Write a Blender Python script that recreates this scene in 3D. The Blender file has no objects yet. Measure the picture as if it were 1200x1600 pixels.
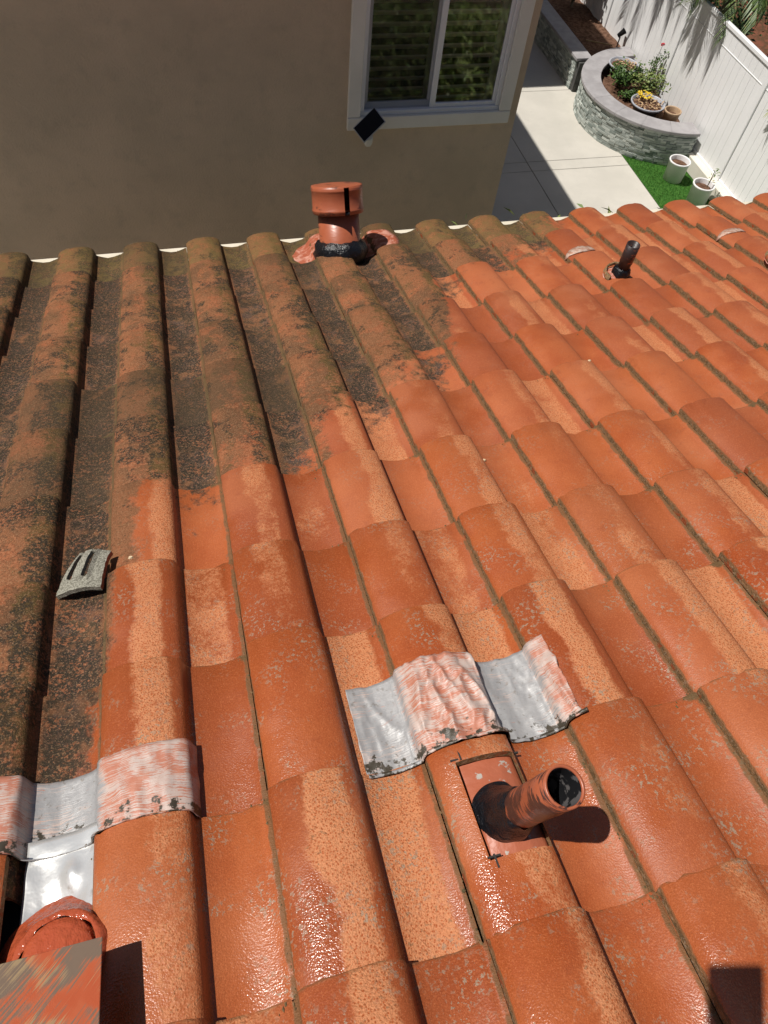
import bpy, math, random
from mathutils import Vector, Matrix, noise as mnoise

random.seed(7)
scene = bpy.context.scene
COL = scene.collection

# ------------------------------------------------------------------ camera
HC = 6.5                                    # camera height above the yard
cam_d = bpy.data.cameras.new('camera')
cam_d.sensor_fit = 'HORIZONTAL'; cam_d.sensor_width = 36.0
F_PX = 1103.95
cam_d.lens = F_PX / 1200.0 * 36.0
cam_d.clip_start = 0.01; cam_d.clip_end = 500
cam = bpy.data.objects.new('camera', cam_d); COL.objects.link(cam)
CM = Matrix(((0.9660, -0.1595, 0.2037), (-0.2434, -0.8269, 0.5070), (0.0876, -0.5393, -0.8375)))
cam.matrix_world = Matrix.Translation((0, 0, HC)) @ (CM @ Matrix.Diagonal((1, -1, -1))).to_4x4()
scene.camera = cam
scene.render.resolution_x = 768; scene.render.resolution_y = 1024

# ------------------------------------------------------------------ light
LDIR = Vector((0.435, -0.136, -0.89)).normalized()      # direction the sunlight travels
sun_d = bpy.data.lights.new('sun', 'SUN'); sun_d.energy = 4.8; sun_d.angle = math.radians(0.55); sun_d.color = (1.0, 0.955, 0.89)
sun = bpy.data.objects.new('sun', sun_d); COL.objects.link(sun)
sun.rotation_euler = LDIR.to_track_quat('-Z', 'Y').to_euler(); sun.location = (-8, 3, 18)
world = bpy.data.worlds.new('World'); scene.world = world; world.use_nodes = True
wn = world.node_tree.nodes; bg = wn['Background']
sky = wn.new('ShaderNodeTexSky'); sky.sky_type = 'NISHITA'; sky.sun_disc = False
sky.sun_elevation = math.asin(-LDIR.z); sky.sun_rotation = math.atan2(-LDIR.x, -LDIR.y)
world.node_tree.links.new(sky.outputs[0], bg.inputs[0]); bg.inputs[1].default_value = 0.042
vs = scene.view_settings
vs.view_transform = 'Standard'; vs.look = 'None'; vs.exposure = 0.0; vs.gamma = 1.0; vs.use_curve_mapping = False
scene.cycles.max_bounces = 8

# ------------------------------------------------------------------ roof frame
TH = math.atan(1 / 3); CT, ST = math.cos(TH), math.sin(TH)
UA, VA, NA = Vector((1, 0, 0)), Vector((0, CT, -ST)), Vector((0, ST, CT))
CAMP = Vector((0, 0, HC))
HN = -1.2550                                 # roof reference plane below the camera
W = 0.305; U0 = 0.5851
VC = [3.7758, 3.4518, 3.1109, 2.7505, 2.4078, 2.0872, 1.7248, 1.3819, 1.0687, 0.7138, 0.3790]
while len(VC) < 15: VC.append(VC[-1] - 0.3407)
EXP = 0.3407; STEP = 0.0255
def rp(u, v, n=0.0): return CAMP + UA * u + VA * v + NA * (HN + n)
def roof_matrix(u, v, n=0.0):
    m = Matrix((UA, VA, NA)).transposed().to_4x4(); m.translation = rp(u, v, n); return m
PROF = [(0, .022), (.004, .0290), (.012, .0352), (.024, .0412), (.042, .0470), (.062, .0506), (.084, .0522), (.106, .0520),
        (.128, .0498), (.146, .0458), (.157, .0410), (.1650, .0345), (.1700, .018), (.1725, .006), (.179, .0015), (.196, -.0045), (.225, -.0100),
        (.255, -.0080), (.280, -.002), (.293, .0030), (.297, .0060), (.3045, .0060)]
def prof(t):
    t = max(0, min(.3045, t))
    for (a, ha), (b, hb) in zip(PROF, PROF[1:]):
        if t <= b: return ha + (hb - ha) * (t - a) / (b - a)
    return PROF[-1][1]
def zsurf(u, v):
    k = math.floor((u - U0) / W); t = (u - U0) - k * W
    r = 0
    while r < len(VC) - 2 and v < VC[r + 1]: r += 1
    return prof(t) + STEP * (v - VC[r]) / EXP
def ray(x, y): return CM @ Vector(((x - 600) / F_PX, (y - 800) / F_PX, 1))

# ------------------------------------------------------------------ node helper
class NT:
    def __init__(s, name):
        s.m = bpy.data.materials.new(name); s.m.use_nodes = True; s.t = s.m.node_tree; s.n = s.t.nodes
        s.b = s.n['Principled BSDF']
    def put(s, sock, v):
        if hasattr(v, 'is_linked') or isinstance(v, bpy.types.NodeSocket): s.t.links.new(v, sock)
        elif isinstance(v, (tuple, list)):
            sock.default_value = tuple(v) + ((1,) if len(v) == 3 and sock.type == 'RGBA' else ())
        else: sock.default_value = v
    def math(s, op, a, b=0.0, c=None, clamp=False):
        n = s.n.new('ShaderNodeMath'); n.operation = op; n.use_clamp = clamp
        s.put(n.inputs[0], a); s.put(n.inputs[1], b)
        if c is not None: s.put(n.inputs[2], c)
        return n.outputs[0]
    def add(s, a, b): return s.math('ADD', a, b)
    def sub(s, a, b): return s.math('SUBTRACT', a, b)
    def mul(s, a, b): return s.math('MULTIPLY', a, b)
    def mx(s, a, b): return s.math('MAXIMUM', a, b)
    def mn(s, a, b): return s.math('MINIMUM', a, b)
    def ss(s, x, lo, hi, a=0.0, b=1.0):
        n = s.n.new('ShaderNodeMapRange'); n.interpolation_type = 'SMOOTHSTEP'
        for i, v in enumerate((x, lo, hi, a, b)): s.put(n.inputs[i], v)
        return n.outputs[0]
    def mix(s, f, a, b):
        n = s.n.new('ShaderNodeMix'); n.data_type = 'RGBA'; n.clamp_factor = True
        s.put(n.inputs[0], f); s.put(n.inputs[6], a); s.put(n.inputs[7], b); return n.outputs[2]
    def lerp(s, f, a, b):
        n = s.n.new('ShaderNodeMix'); n.data_type = 'FLOAT'
        s.put(n.inputs[0], f); s.put(n.inputs[2], a); s.put(n.inputs[3], b); return n.outputs[0]
    def noise(s, vec, scale, detail=3.0, rough=0.55, dist=0.0):
        n = s.n.new('ShaderNodeTexNoise'); s.put(n.inputs['Scale'], scale); n.inputs['Detail'].default_value = detail
        n.inputs['Roughness'].default_value = rough; n.inputs['Distortion'].default_value = dist
        if vec is not None: s.put(n.inputs['Vector'], vec)
        return n.outputs[0]
    def voro(s, vec, scale, feat='F1'):
        n = s.n.new('ShaderNodeTexVoronoi'); n.feature = feat; s.put(n.inputs['Scale'], scale); s.put(n.inputs['Vector'], vec)
        return n.outputs[0]
    def xyz(s, v):
        n = s.n.new('ShaderNodeSeparateXYZ'); s.put(n.inputs[0], v); return n.outputs
    def comb(s, x, y, z):
        n = s.n.new('ShaderNodeCombineXYZ')
        for i, v in enumerate((x, y, z)): s.put(n.inputs[i], v)
        return n.outputs[0]
    def vm(s, op, a, b):
        n = s.n.new('ShaderNodeVectorMath'); n.operation = op; s.put(n.inputs[0], a); s.put(n.inputs[1], b)
        return n.outputs['Value'] if op == 'DOT_PRODUCT' else n.outputs[0]
    def pos(s): return s.n.new('ShaderNodeNewGeometry').outputs['Position']
    def obj(s): return s.n.new('ShaderNodeTexCoord').outputs['Object']
    def rnd(s): return s.n.new('ShaderNodeObjectInfo').outputs['Random']
    def ocol(s):
        n = s.n.new('ShaderNodeSeparateColor'); s.t.links.new(s.n.new('ShaderNodeObjectInfo').outputs['Color'], n.inputs[0]); return n.outputs
    def curve(s, x, pts):
        n = s.n.new('ShaderNodeFloatCurve'); c = n.mapping.curves[0]
        while len(c.points) < len(pts): c.points.new(0.5, 0.5)
        for p, (a, b) in zip(c.points, pts): p.location = (a, b); p.handle_type = 'VECTOR'
        n.mapping.update(); s.put(n.inputs['Value'], x); return n.outputs[0]
    def bump(s, h, strength, dist=0.01, normal=None):
        n = s.n.new('ShaderNodeBump'); s.put(n.inputs['Strength'], strength); n.inputs['Distance'].default_value = dist
        s.put(n.inputs['Height'], h)
        if normal is not None: s.put(n.inputs['Normal'], normal)
        return n.outputs[0]
    def out(s, color=None, rough=None, normal=None, metal=None, spec=None, **kw):
        for k, v in (('Base Color', color), ('Roughness', rough), ('Normal', normal), ('Metallic', metal), ('Specular IOR Level', spec)):
            if v is not None: s.put(s.b.inputs[k], v)
        for k, v in kw.items(): s.put(s.b.inputs[k.replace('_', ' ')], v)
        return s.m

def simple(name, c1, c2, scale=8.0, rough=0.7, bump=0.0, bscale=60.0, metal=0.0, spec=0.5, detail=4.0):
    t = NT(name); p = t.pos()
    col = t.mix(t.ss(t.noise(p, scale, detail), .35, .65), c1, c2)
    nrm = t.bump(t.noise(p, bscale, 4.0), bump, 0.01) if bump else None
    return t.out(col, rough, nrm, metal, spec)

# ------------------------------------------------------------------ materials
PAINT_A, PAINT_B = (0.315, 0.063, 0.016), (0.390, 0.095, 0.026)
TAN, TAN2 = (0.62, 0.270, 0.125), (0.50, 0.175, 0.070)
def make_tile_material():
    t = NT('painted_concrete_tile')
    P = t.pos(); o = t.obj(); ox, oy, oz = t.xyz(o); rnd = t.rnd(); oc = t.ocol()
    px_, py_, pz_ = t.xyz(P)
    u = px_
    v = t.vm('DOT_PRODUCT', t.vm('SUBTRACT', P, tuple(CAMP)), tuple(VA))
    off = t.comb(t.mul(rnd, 37.0), t.mul(rnd, 91.0), t.mul(rnd, 13.0))
    Q = t.vm('ADD', P, off)                                   # differs from tile to tile
    n_big = t.noise(P, 3.5, 3.0); n_t = t.noise(Q, 7.0, 3.0); n_m = t.noise(Q, 26.0, 4.0, .6)
    n_f = t.noise(Q, 120.0, 3.0, .65); n_s = t.noise(P, 260.0, 2.0, .6); n_xs = t.noise(P, 520.0, 2.0, .6)
    near = t.ss(v, 2.6, 0.9)                                   # the last rows painted are still wet
    # brushed and sprayed paint
    paint = t.mix(t.ss(n_t, .35, .68), PAINT_A, PAINT_B)
    paint = t.mix(t.mul(t.ss(n_big, .45, .7), .45), paint, (0.34, 0.090, 0.028))
    rnd2 = t.math('FRACT', t.mul(rnd, 17.31)); rnd3 = t.math('FRACT', t.mul(rnd, 71.7))
    paint = t.mix(t.mul(rnd, .55), paint, (0.42, 0.118, 0.038))
    paint = t.mix(t.mul(t.ss(rnd2, .35, .95), .78), paint, (0.27, 0.058, 0.016))
    paint = t.mix(t.mul(t.ss(t.noise(P, 2.1, 3.0), .50, .68), .40), paint, (0.45, 0.150, 0.058))
    paint = t.mix(t.mul(t.ss(n_s, .52, .70), .35), paint, (0.50, 0.155, 0.055))
    paint = t.mix(t.mul(t.ss(n_m, .56, .72), .30), paint, (0.24, 0.055, 0.020))
    # thin coat: tan zones on the slopes that the spray missed, breaking up into grains
    oxs = t.add(ox, t.add(t.mul(t.sub(rnd2, .5), .06), t.mul(t.sub(n_t, .5), .07)))
    shoulder = t.mul(t.ss(oxs, .060, .110), t.ss(oxs, .185, .145))
    valley = t.mul(t.ss(ox, .174, .186), t.ss(ox, .300, .262))
    zone = t.mx(t.mul(shoulder, t.mul(oc[1], 1.35)), t.mul(valley, t.sub(t.mul(oc[2], 1.7), .35)))
    band = t.add(t.sub(zone, .62), t.add(t.mul(t.sub(n_t, .5), 1.1), t.add(t.mul(t.sub(n_m, .5), .8), t.mul(t.sub(n_f, .5), .9))))
    tanm = t.ss(band, -.10, .42)
    pores = t.ss(t.voro(t.vm('ADD', Q, t.comb(0, 0, t.mul(n_f, .012))), 205.0), .24, .46)
    tanc = t.mix(pores, PAINT_B, t.mix(n_m, TAN, TAN2))
    tanc = t.mix(t.mul(t.ss(n_s, .54, .68), .7), tanc, (0.25, 0.088, 0.033))
    tanc = t.mix(t.mul(t.ss(n_f, .60, .68), .6), tanc, (0.20, 0.120, 0.060))
    col = t.mix(t.mul(tanm, t.lerp(near, .72, .95)), paint, tanc)
    # grey flecks of bare aggregate
    fleck = t.mul(t.ss(t.noise(Q, 125.0, 3.0, .7), .545, .59), t.ss(t.noise(Q, 10.0, 4.0, .6), .45, .66))
    fleck = t.mul(fleck, t.lerp(t.ss(v, 2.0, 0.8), .12, .85))
    col = t.mix(fleck, col, (0.30, 0.235, 0.165))
    col = t.mix(t.mul(t.ss(n_xs, .60, .72), .40), col, (0.55, 0.21, 0.090))
    # ------- lichen and grime of the unpainted part
    vb = t.mul(t.curve(t.math('DIVIDE', t.add(u, 1.0), 3.6, clamp=True),
        [((a + 1.0) / 3.6, b / 4.0) for a, b in ((-1.0, .40), (-.50, .55), (-.352, .88), (-.325, 1.05), (-.285, 1.40), (-.24, 1.66), (-.03, 1.735), (.17, 1.735), (.40, 2.0),
         (.70, 2.10), (.90, 2.25), (.985, 2.55), (1.05, 2.98), (1.30, 3.12), (1.55, 3.22), (1.85, 3.35), (2.05, 3.66), (2.25, 4.0), (2.6, 4.0))]), 4.0)
    vq = t.sub(v, t.mul(t.add(oy, .17), .50))                   # grime stops mostly at whole tiles
    d = t.sub(vq, vb)
    d = t.add(d, t.add(t.mul(t.sub(n_m, .5), .36), t.mul(t.sub(t.noise(P, 7.0, 4.0, .6), .5), .62)))
    d = t.add(d, t.mul(t.sub(n_f, .5), .22))
    d = t.add(d, t.mul(t.sub(oc[0], .5), 3.0))
    moss = t.ss(d, -.03, .12)
    pan = t.mul(t.ss(ox, .176, .196), t.ss(ox, .302, .280))
    should2 = t.mul(t.ss(ox, .085, .125), t.ss(ox, .182, .165))
    m1 = t.noise(P, 5.0, 4.0, .6); m2 = t.noise(P, 26.0, 5.0, .7); m3 = t.noise(P, 110.0, 4.0, .7); m4 = t.noise(Q, 12.0, 4.0, .65)
    base = t.mix(t.ss(m1, .42, .58), (0.185, 0.082, 0.036), (0.310, 0.120, 0.050))
    base = t.mix(t.mul(t.ss(t.add(t.mul(m4, .6), t.mul(m2, .4)), .50, .58), .80), base, (0.360, 0.108, 0.042))
    base = t.mix(t.mul(t.ss(t.add(m2, t.mul(should2, .17)), .53, .68), .75), base, (0.092, 0.070, 0.016))
    gr = t.mul(pan, t.ss(t.add(m2, t.mul(t.sub(m4, .5), .7)), .30, .58, .25, 1.0))
    base = t.mix(gr, base, t.mix(t.ss(t.noise(P, 14.0, 3.0), .42, .60), (0.078, 0.056, 0.032), (0.062, 0.052, 0.048)))
    orange = t.ss(t.add(m3, t.add(t.mul(t.sub(m2, .5), .9), t.mul(t.sub(m4, .5), .9))), .55, .68)
    ofac = t.mul(orange, t.lerp(t.ss(v, 2.6, 1.0), .55, .95))
    base = t.mix(ofac, base, (0.420, 0.150, 0.064))
    blot = t.ss(t.add(t.add(t.mul(t.noise(P, 6.5, 4.0, .65), .75), t.mul(m2, .25)), t.add(t.add(t.mul(pan, .115), t.mul(should2, .055)), t.ss(u, .2, -.5, 0.0, .045))), .535, .625)
    base = t.mix(t.mul(blot, t.ss(t.noise(P, 110.0, 4.0, .75), .46, .60, .96, .20)), base, (0.020, 0.019, 0.014))
    blk = t.mul(t.ss(t.noise(P, 60.0, 4.0, .75), .60, .68), t.ss(t.add(t.noise(P, 6.5, 3.0), t.mul(should2, .10)), .46, .62))
    base = t.mix(t.mul(blk, .9), base, (0.020, 0.019, 0.016))
    base = t.mix(t.mul(t.ss(n_s, .55, .66), .50), base, (0.44, 0.26, 0.14))
    base = t.mix(t.mul(t.ss(n_s, .46, .34), .50), base, (0.050, 0.032, 0.015))
    base = t.mix(t.mul(t.ss(m3, .46, .36), .40), base, (0.060, 0.042, 0.018))
    base = t.mix(t.mul(t.ss(v, 3.44, 3.50), t.ss(m2, .35, .60, .7, .2)), base, t.mix(m2, (0.20, 0.135, 0.045), (0.13, 0.105, 0.028)))
    base = t.mix(t.mul(t.ss(rnd, .40, 1.0), .48), base, (0.070, 0.046, 0.022))
    base = t.mix(.16, base, (0.03, 0.02, 0.01))
    col = t.mix(moss, col, base)
    col = t.mix(t.mul(t.ss(n_xs, .50, .38), t.lerp(near, .20, .42)), col, t.mix(.5, col, (0.10, 0.030, 0.012)))
    # dirt along the joints and in the nose corners
    jd = t.mx(t.ss(ox, .006, .0), t.ss(ox, .287, .300))
    cd = t.math('POWER', t.add(t.math('POWER', t.sub(ox, .300), 2.0), t.mul(t.math('POWER', oy, 2.0), 2.5)), .5)
    corner = t.ss(t.add(cd, t.mul(t.sub(n_m, .5), .10)), .034, .016)
    corner = t.mul(corner, t.ss(t.add(rnd, t.mul(near, -.25)), .30, .50))
    lip = t.mul(t.ss(oy, -.007, -.001), t.ss(n_m, .42, .56))
    dirt = t.mx(t.mx(t.mul(t.ss(t.add(jd, t.mul(t.sub(n_m, .5), 1.6)), .55, .95), .8), corner), t.mul(lip, .6))
    col = t.mix(t.mul(dirt, .9), col, t.mix(n_f, (0.075, 0.058, 0.022), (0.15, 0.095, 0.045)))
    # a thin line of dust left where the nose of the tile above lets go of it
    # ------- gloss
    matte = t.mx(t.mx(moss, dirt), t.mul(tanm, .8))
    matte = t.mx(matte, t.mul(fleck, .6))
    wet = t.add(t.lerp(near, .56, .235), t.mul(t.sub(rnd, .5), .10))
    dry = t.ss(t.add(t.noise(P, 4.2, 3.0, .6), t.mul(t.sub(rnd3, .5), .30)), .44, .62)
    wet = t.add(wet, t.add(t.mul(t.sub(n_t, .5), .25), t.mul(dry, .26)))
    rough = t.lerp(matte, wet, .74)
    # ------- relief: orange peel of the thick paint, sand of the bare tile
    peel = t.add(t.mul(t.noise(P, 340.0, 1.0, .5), .85), t.mul(t.noise(P, 110.0, 1.0), .55))
    sand = t.add(t.mul(m3, .7), t.mul(t.noise(P, 330.0, 3.0, .7), .6))
    h = t.lerp(moss, t.add(peel, t.mul(t.mul(tanm, n_s), .5)), t.mul(sand, 1.5))
    nrm = t.bump(h, t.lerp(matte, t.lerp(dry, .31, .22), .62), .0040)
    return t.out(col, rough, nrm, spec=t.lerp(matte, .5, .25))
M_TILE = make_tile_material()
def make_edge_material():
    t = NT('raw_tile_edge'); P = t.pos()
    c = t.mix(t.ss(t.noise(P, 60, 4, .7), .4, .6), (0.27, 0.155, 0.072), (0.150, 0.098, 0.045))
    c = t.mix(t.mul(t.ss(t.noise(P, 170, 3, .7), .54, .64), .7), c, (0.38, 0.29, 0.20))
    c = t.mix(t.ss(t.noise(P, 19, 3, .6), .58, .66), c, (0.30, 0.075, 0.026))
    return t.out(c, .85, t.bump(t.noise(P, 160, 4, .7), .8, .006), spec=.2)
M_EDGE = make_edge_material()
def make_sheet_material(name, cu, white, dirtamt):
    t = NT(name); o = t.obj(); ox, oy, oz = t.xyz(o); P = t.pos()
    tt = t.math('FRACT', t.math('DIVIDE', t.add(ox, cu - U0 + 3 * W), W))
    high = t.mul(t.ss(tt, -.06, .10), t.ss(tt, .66, .50))                 # the brush caught the crests
    wob = t.mul(t.sub(t.noise(P, 18, 3), .5), .02)
    st = t.noise(t.comb(t.mul(ox, 14), t.mul(t.add(oy, wob), 520), 0), 1.0, 3.0, .65, .3)
    st2 = t.noise(t.comb(t.mul(ox, 16), t.mul(t.add(oy, wob), 560), 3), 1.0, 3.0, .7, .3)
    big = t.noise(P, 13.0, 4.0, .6); mid = t.noise(P, 45, 4, .65); blot = t.noise(P, 24.0, 4.0, .6)
    metal_c = t.mix(t.noise(P, 60, 5, .7), (0.24, 0.24, 0.245), (0.44, 0.43, 0.42))
    metal_c = t.mix(t.mul(t.ss(t.noise(P, 90, 4, .7), .58, .68), .6), metal_c, (0.17, 0.14, 0.11))
    wm = t.mul(t.ss(t.add(st, t.add(t.mul(t.sub(big, .5), .85), t.mul(t.sub(high, .5), .34))), .43, .53), white)
    c = t.mix(wm, metal_c, t.mix(mid, (0.56, 0.475, 0.43), (0.46, 0.31, 0.25)))
    redm = t.ss(t.add(st2, t.add(t.mul(t.sub(blot, .5), .75), t.mul(t.sub(high, .6), .22))), .56, .61)
    c = t.mix(t.mul(redm, .9), c, t.mix(mid, (0.42, 0.105, 0.052), (0.48, 0.20, 0.12)))
    dm = t.ss(t.add(t.mul(t.sub(mid, .5), 2.2), t.add(t.mul(t.sub(big, .5), 1.6), t.ss(oy, .10, 0.0, -.15, dirtamt))), .42, .60)
    c = t.mix(dm, c, (0.050, 0.040, 0.026))
    paintm = t.mx(t.mx(wm, redm), dm)
    return t.out(c, t.lerp(paintm, .40, .42), t.bump(t.add(t.mul(st2, .5), t.mul(mid, .6)), .35, .004), metal=t.mul(t.sub(1.0, paintm), .15))
M_SHEET = make_sheet_material('brushed_flashing', .404, 1.0, .55)
M_SHEET2 = make_sheet_material('streaked_flashing', -.405, 1.0, .55)
def make_vent_paint(name, tar, rough=.35, scale=22.0, thr=.56):
    t = NT(name); o = t.obj(); P = t.pos(); ox, oy, oz = t.xyz(o)
    st = t.noise(t.comb(t.mul(ox, scale), t.mul(oy, scale), t.mul(oz, scale * 5)), 1.0, 4.0, .7, .5)
    c = t.mix(t.noise(P, 30, 3), (0.34, 0.082, 0.034), (0.42, 0.125, 0.060))
    m = t.mul(t.ss(t.add(st, t.mul(t.sub(t.noise(P, 12, 3), .5), .8)), thr, thr + .05), tar)
    c = t.mix(m, c, (0.035, 0.022, 0.020))
    return t.out(c, rough, t.bump(st, .25, .004))
M_VENT = make_vent_paint('terracotta_painted_metal', .55, .36, 7.0, .62)
M_PIPE = make_vent_paint('smeared_pipe_paint', .9, .35, 18.0, .47)
M_DARKPIPE = make_vent_paint('tarred_pipe_paint', 1.0, .4, 16.0, .31)
M_FLASHPAINT = make_vent_paint('flashing_paint', .0, .45)
def make_tar():
    t = NT('black_roof_mastic'); P = t.pos()
    c = t.mix(t.ss(t.noise(P, 40, 4, .7), .66, .74), (0.007, 0.007, 0.009), (0.30, 0.09, 0.045))
    return t.out(c, .30, t.bump(t.add(t.noise(P, 55, 4, .6), t.mul(t.noise(P, 140, 2, .5), .15)), .6, .012))
M_TAR = make_tar()
def make_inner():
    t = NT('pipe_bore'); P = t.pos(); c = t.mix(t.ss(t.noise(P, 38, 3), .50, .56), (0.012, 0.012, 0.014), (0.13, 0.12, 0.12))
    return t.out(c, .5)
M_BORE = make_inner()
def make_lid():
    t = NT('wet_painted_lid'); o = t.obj(); ox, oy, oz = t.xyz(o); P = t.pos()
    bow = t.mul(t.math('POWER', t.add(ox, .25), 2.0), .9)
    b = t.sub(t.sub(oy, t.mul(ox, .42)), bow)
    st = t.noise(t.comb(t.mul(ox, 7), t.mul(b, 190), 0), 1.0, 4.0, .7, .4)
    st3 = t.noise(t.comb(t.mul(ox, 6), t.mul(b, 300), 7), 1.0, 3.0, .65, .3)
    big = t.noise(P, 13, 3.0)
    c = t.mix(t.ss(big, .35, .65), (0.40, 0.085, 0.034), (0.46, 0.135, 0.060))
    c = t.mix(t.mul(t.ss(t.add(st, t.mul(t.sub(big, .5), 1.6)), .42, .54), .92), c, (0.150, 0.122, 0.090))
    c = t.mix(t.mul(t.ss(t.add(st3, t.mul(t.sub(t.noise(P, 16, 2), .5), 1.2)), .57, .68), .55), c, (0.40, 0.28, 0.14))
    spk = t.mul(t.noise(P, 420, 2), t.ss(t.noise(P, 12, 2), .42, .60))
    return t.out(c, .11, t.bump(t.add(t.mul(st, .5), t.add(t.mul(spk, .45), t.mul(t.noise(P, 35, 2), .7))), .30, .004))
M_LID = make_lid()
def make_wet_paint():
    t = NT('wet_paint_goo'); P = t.pos()
    c = t.mix(t.noise(P, 25, 3), (0.36, 0.060, 0.024), (0.42, 0.095, 0.04))
    return t.out(c, .12, t.bump(t.noise(P, 48, 3, .6), .6, .012))
M_GOO = make_wet_paint()
def make_stucco():
    t = NT('brown_stucco'); P = t.pos()
    n1 = t.noise(P, 1.6, 5, .65); n2 = t.noise(P, 7, 4, .6)
    c = t.mix(t.ss(n1, .36, .66), (0.60, 0.480, 0.345), (0.68, 0.535, 0.385))
    c = t.mix(t.mul(t.ss(n2, .5, .72), .35), c, (0.47, 0.38, 0.275))
    return t.out(c, .9, t.bump(t.add(t.noise(P, 70, 5, .75), t.mul(n2, .9)), .7, .012), spec=.2)
M_STUCCO = make_stucco()
def make_concrete():
    t = NT('patio_concrete'); P = t.pos()
    c = t.mix(t.ss(t.noise(P, 1.3, 5, .6), .35, .68), (0.50, 0.475, 0.42), (0.56, 0.53, 0.47))
    c = t.mix(t.mul(t.ss(t.noise(P, 6, 5, .7), .58, .75), .35), c, (0.40, 0.375, 0.33))
    return t.out(c, .85, t.bump(t.noise(P, 120, 4, .7), .3, .004), spec=.2)
M_CONC = make_concrete()
M_GRASS = simple('artificial_turf', (0.028, 0.105, 0.012), (0.055, 0.15, 0.022), 20, .8, .6, 200, spec=.2)
M_SOIL = simple('planter_soil', (0.085, 0.045, 0.028), (0.17, 0.095, 0.062), 16, .95, 1.0, 60, spec=.1)
M_MULCH = simple('red_mulch', (0.20, 0.075, 0.045), (0.10, 0.055, 0.03), 9, .95, 1.0, 40, spec=.1)
M_CAP = simple('grey_cap_stone', (0.30, 0.285, 0.29), (0.36, 0.345, 0.35), 6, .7, .2, 80)
def make_stone():
    t = NT('split_ledger_stone'); P = t.pos(); a = t.n.new('ShaderNodeAttribute'); a.attribute_name = 'tone'; f = a.outputs['Fac']
    c = t.mix(f, (0.16, 0.20, 0.185), (0.56, 0.60, 0.56))
    c = t.mix(t.mul(t.noise(P, 40, 4, .7), .4), c, (0.30, 0.31, 0.27))
    return t.out(c, .8, t.bump(t.noise(P, 60, 4, .7), .6, .01))
M_STONE = make_stone()
M_VINYL = simple('white_vinyl', (0.83, 0.83, 0.83), (0.86, 0.86, 0.86), 2, .38, 0, spec=.4)
M_POSTV = simple('post_vinyl_greyed', (0.46, 0.45, 0.42), (0.52, 0.51, 0.48), 3, .5)
M_CURB = simple('cream_curb_wall', (0.66, 0.62, 0.53), (0.72, 0.68, 0.60), 4, .85, .25, 60)
M_TRIM = simple('window_trim_paint', (0.76, 0.73, 0.66), (0.80, 0.77, 0.70), 5, .6)
M_FRAMEW = simple('white_window_vinyl', (0.80, 0.80, 0.81), (0.83, 0.83, 0.84), 3, .4)
M_DRIP = simple('cream_drip_edge', (0.66, 0.60, 0.47), (0.72, 0.66, 0.54), 8, .5)
M_FASCIA = simple('cream_fascia', (0.50, 0.45, 0.36), (0.54, 0.49, 0.40), 4, .7)
M_DECK = simple('roof_felt', (0.02, 0.018, 0.016), (0.035, 0.03, 0.026), 8, .9)
M_LOUVRE = simple('louvre_paint', (0.74, 0.78, 0.76), (0.78, 0.82, 0.80), 4, .5)
M_ROOM = simple('room_darkness', (0.010, 0.010, 0.010), (0.014, 0.014, 0.014), 3, .9)
M_BLACK = simple('solar_cell_black', (0.006, 0.006, 0.008), (0.009, 0.009, 0.011), 20, .6, spec=.15)
M_SILVER = simple('silver_rim', (0.42, 0.42, 0.43), (0.48, 0.48, 0.48), 10, .4)
M_CAMW = simple('camera_white_plastic', (0.62, 0.61, 0.55), (0.66, 0.65, 0.60), 10, .45)
M_POTW = simple('white_plastic_pot', (0.74, 0.73, 0.73), (0.80, 0.79, 0.79), 10, .45)
M_POTG = simple('grey_bowl_glaze', (0.34, 0.35, 0.39), (0.42, 0.43, 0.47), 10, .5)
M_POTD = simple('dark_bowl_side', (0.05, 0.06, 0.075), (0.07, 0.08, 0.095), 10, .5)
M_POTT = simple('tan_fibre_pot', (0.40, 0.27, 0.16), (0.47, 0.33, 0.21), 14, .85, .3, 50)
M_STICK = simple('bamboo_stick', (0.40, 0.26, 0.12), (0.46, 0.32, 0.16), 14, .7)
M_GREY = None
def make_grey_piece():
    t = NT('grey_broken_concrete'); P = t.pos()
    c = t.mix(t.ss(t.noise(P, 260, 3, .7), .40, .62), (0.14, 0.13, 0.10), (0.40, 0.38, 0.31))
    c = t.mix(t.mul(t.noise(P, 40, 3), .5), c, (0.28, 0.27, 0.22))
    return t.out(c, .9, t.bump(t.noise(P, 220, 4, .7), .7, .004), spec=.2)
M_GREY = make_grey_piece()
M_CHIPEDGE = simple('orange_chipped_edge', (0.50, 0.15, 0.07), (0.36, 0.10, 0.045), 60, .9, .6, 120)
def leafmat(name, a, b, rough=.45):
    t = NT(name); P = t.pos(); g = t.n.new('ShaderNodeNewGeometry').outputs['Random Per Island']
    c = t.mix(g, a, b)
    return t.out(c, rough, spec=.4, Subsurface_Weight=.0, Transmission_Weight=.0)
M_LEAF = leafmat('shrub_leaf', (0.030, 0.075, 0.016), (0.085, 0.150, 0.030))
M_LEAFY = leafmat('sunlit_hedge_leaf', (0.10, 0.17, 0.035), (0.24, 0.27, 0.09))
M_PALM = leafmat('palm_leaflet', (0.045, 0.095, 0.018), (0.13, 0.19, 0.045))
M_PALMY = leafmat('yellow_palm_leaflet', (0.20, 0.24, 0.04), (0.33, 0.33, 0.07))
M_DARKLEAF = leafmat('dark_shrub_leaf', (0.018, 0.045, 0.012), (0.05, 0.085, 0.022))
M_YELLOW = leafmat('yellow_petal', (0.62, 0.40, 0.02), (0.70, 0.52, 0.05))
M_DRY = leafmat('dry_leaf', (0.33, 0.20, 0.10), (0.50, 0.36, 0.21))
M_RED = leafmat('red_petal', (0.48, 0.012, 0.03), (0.60, 0.03, 0.06))
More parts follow.
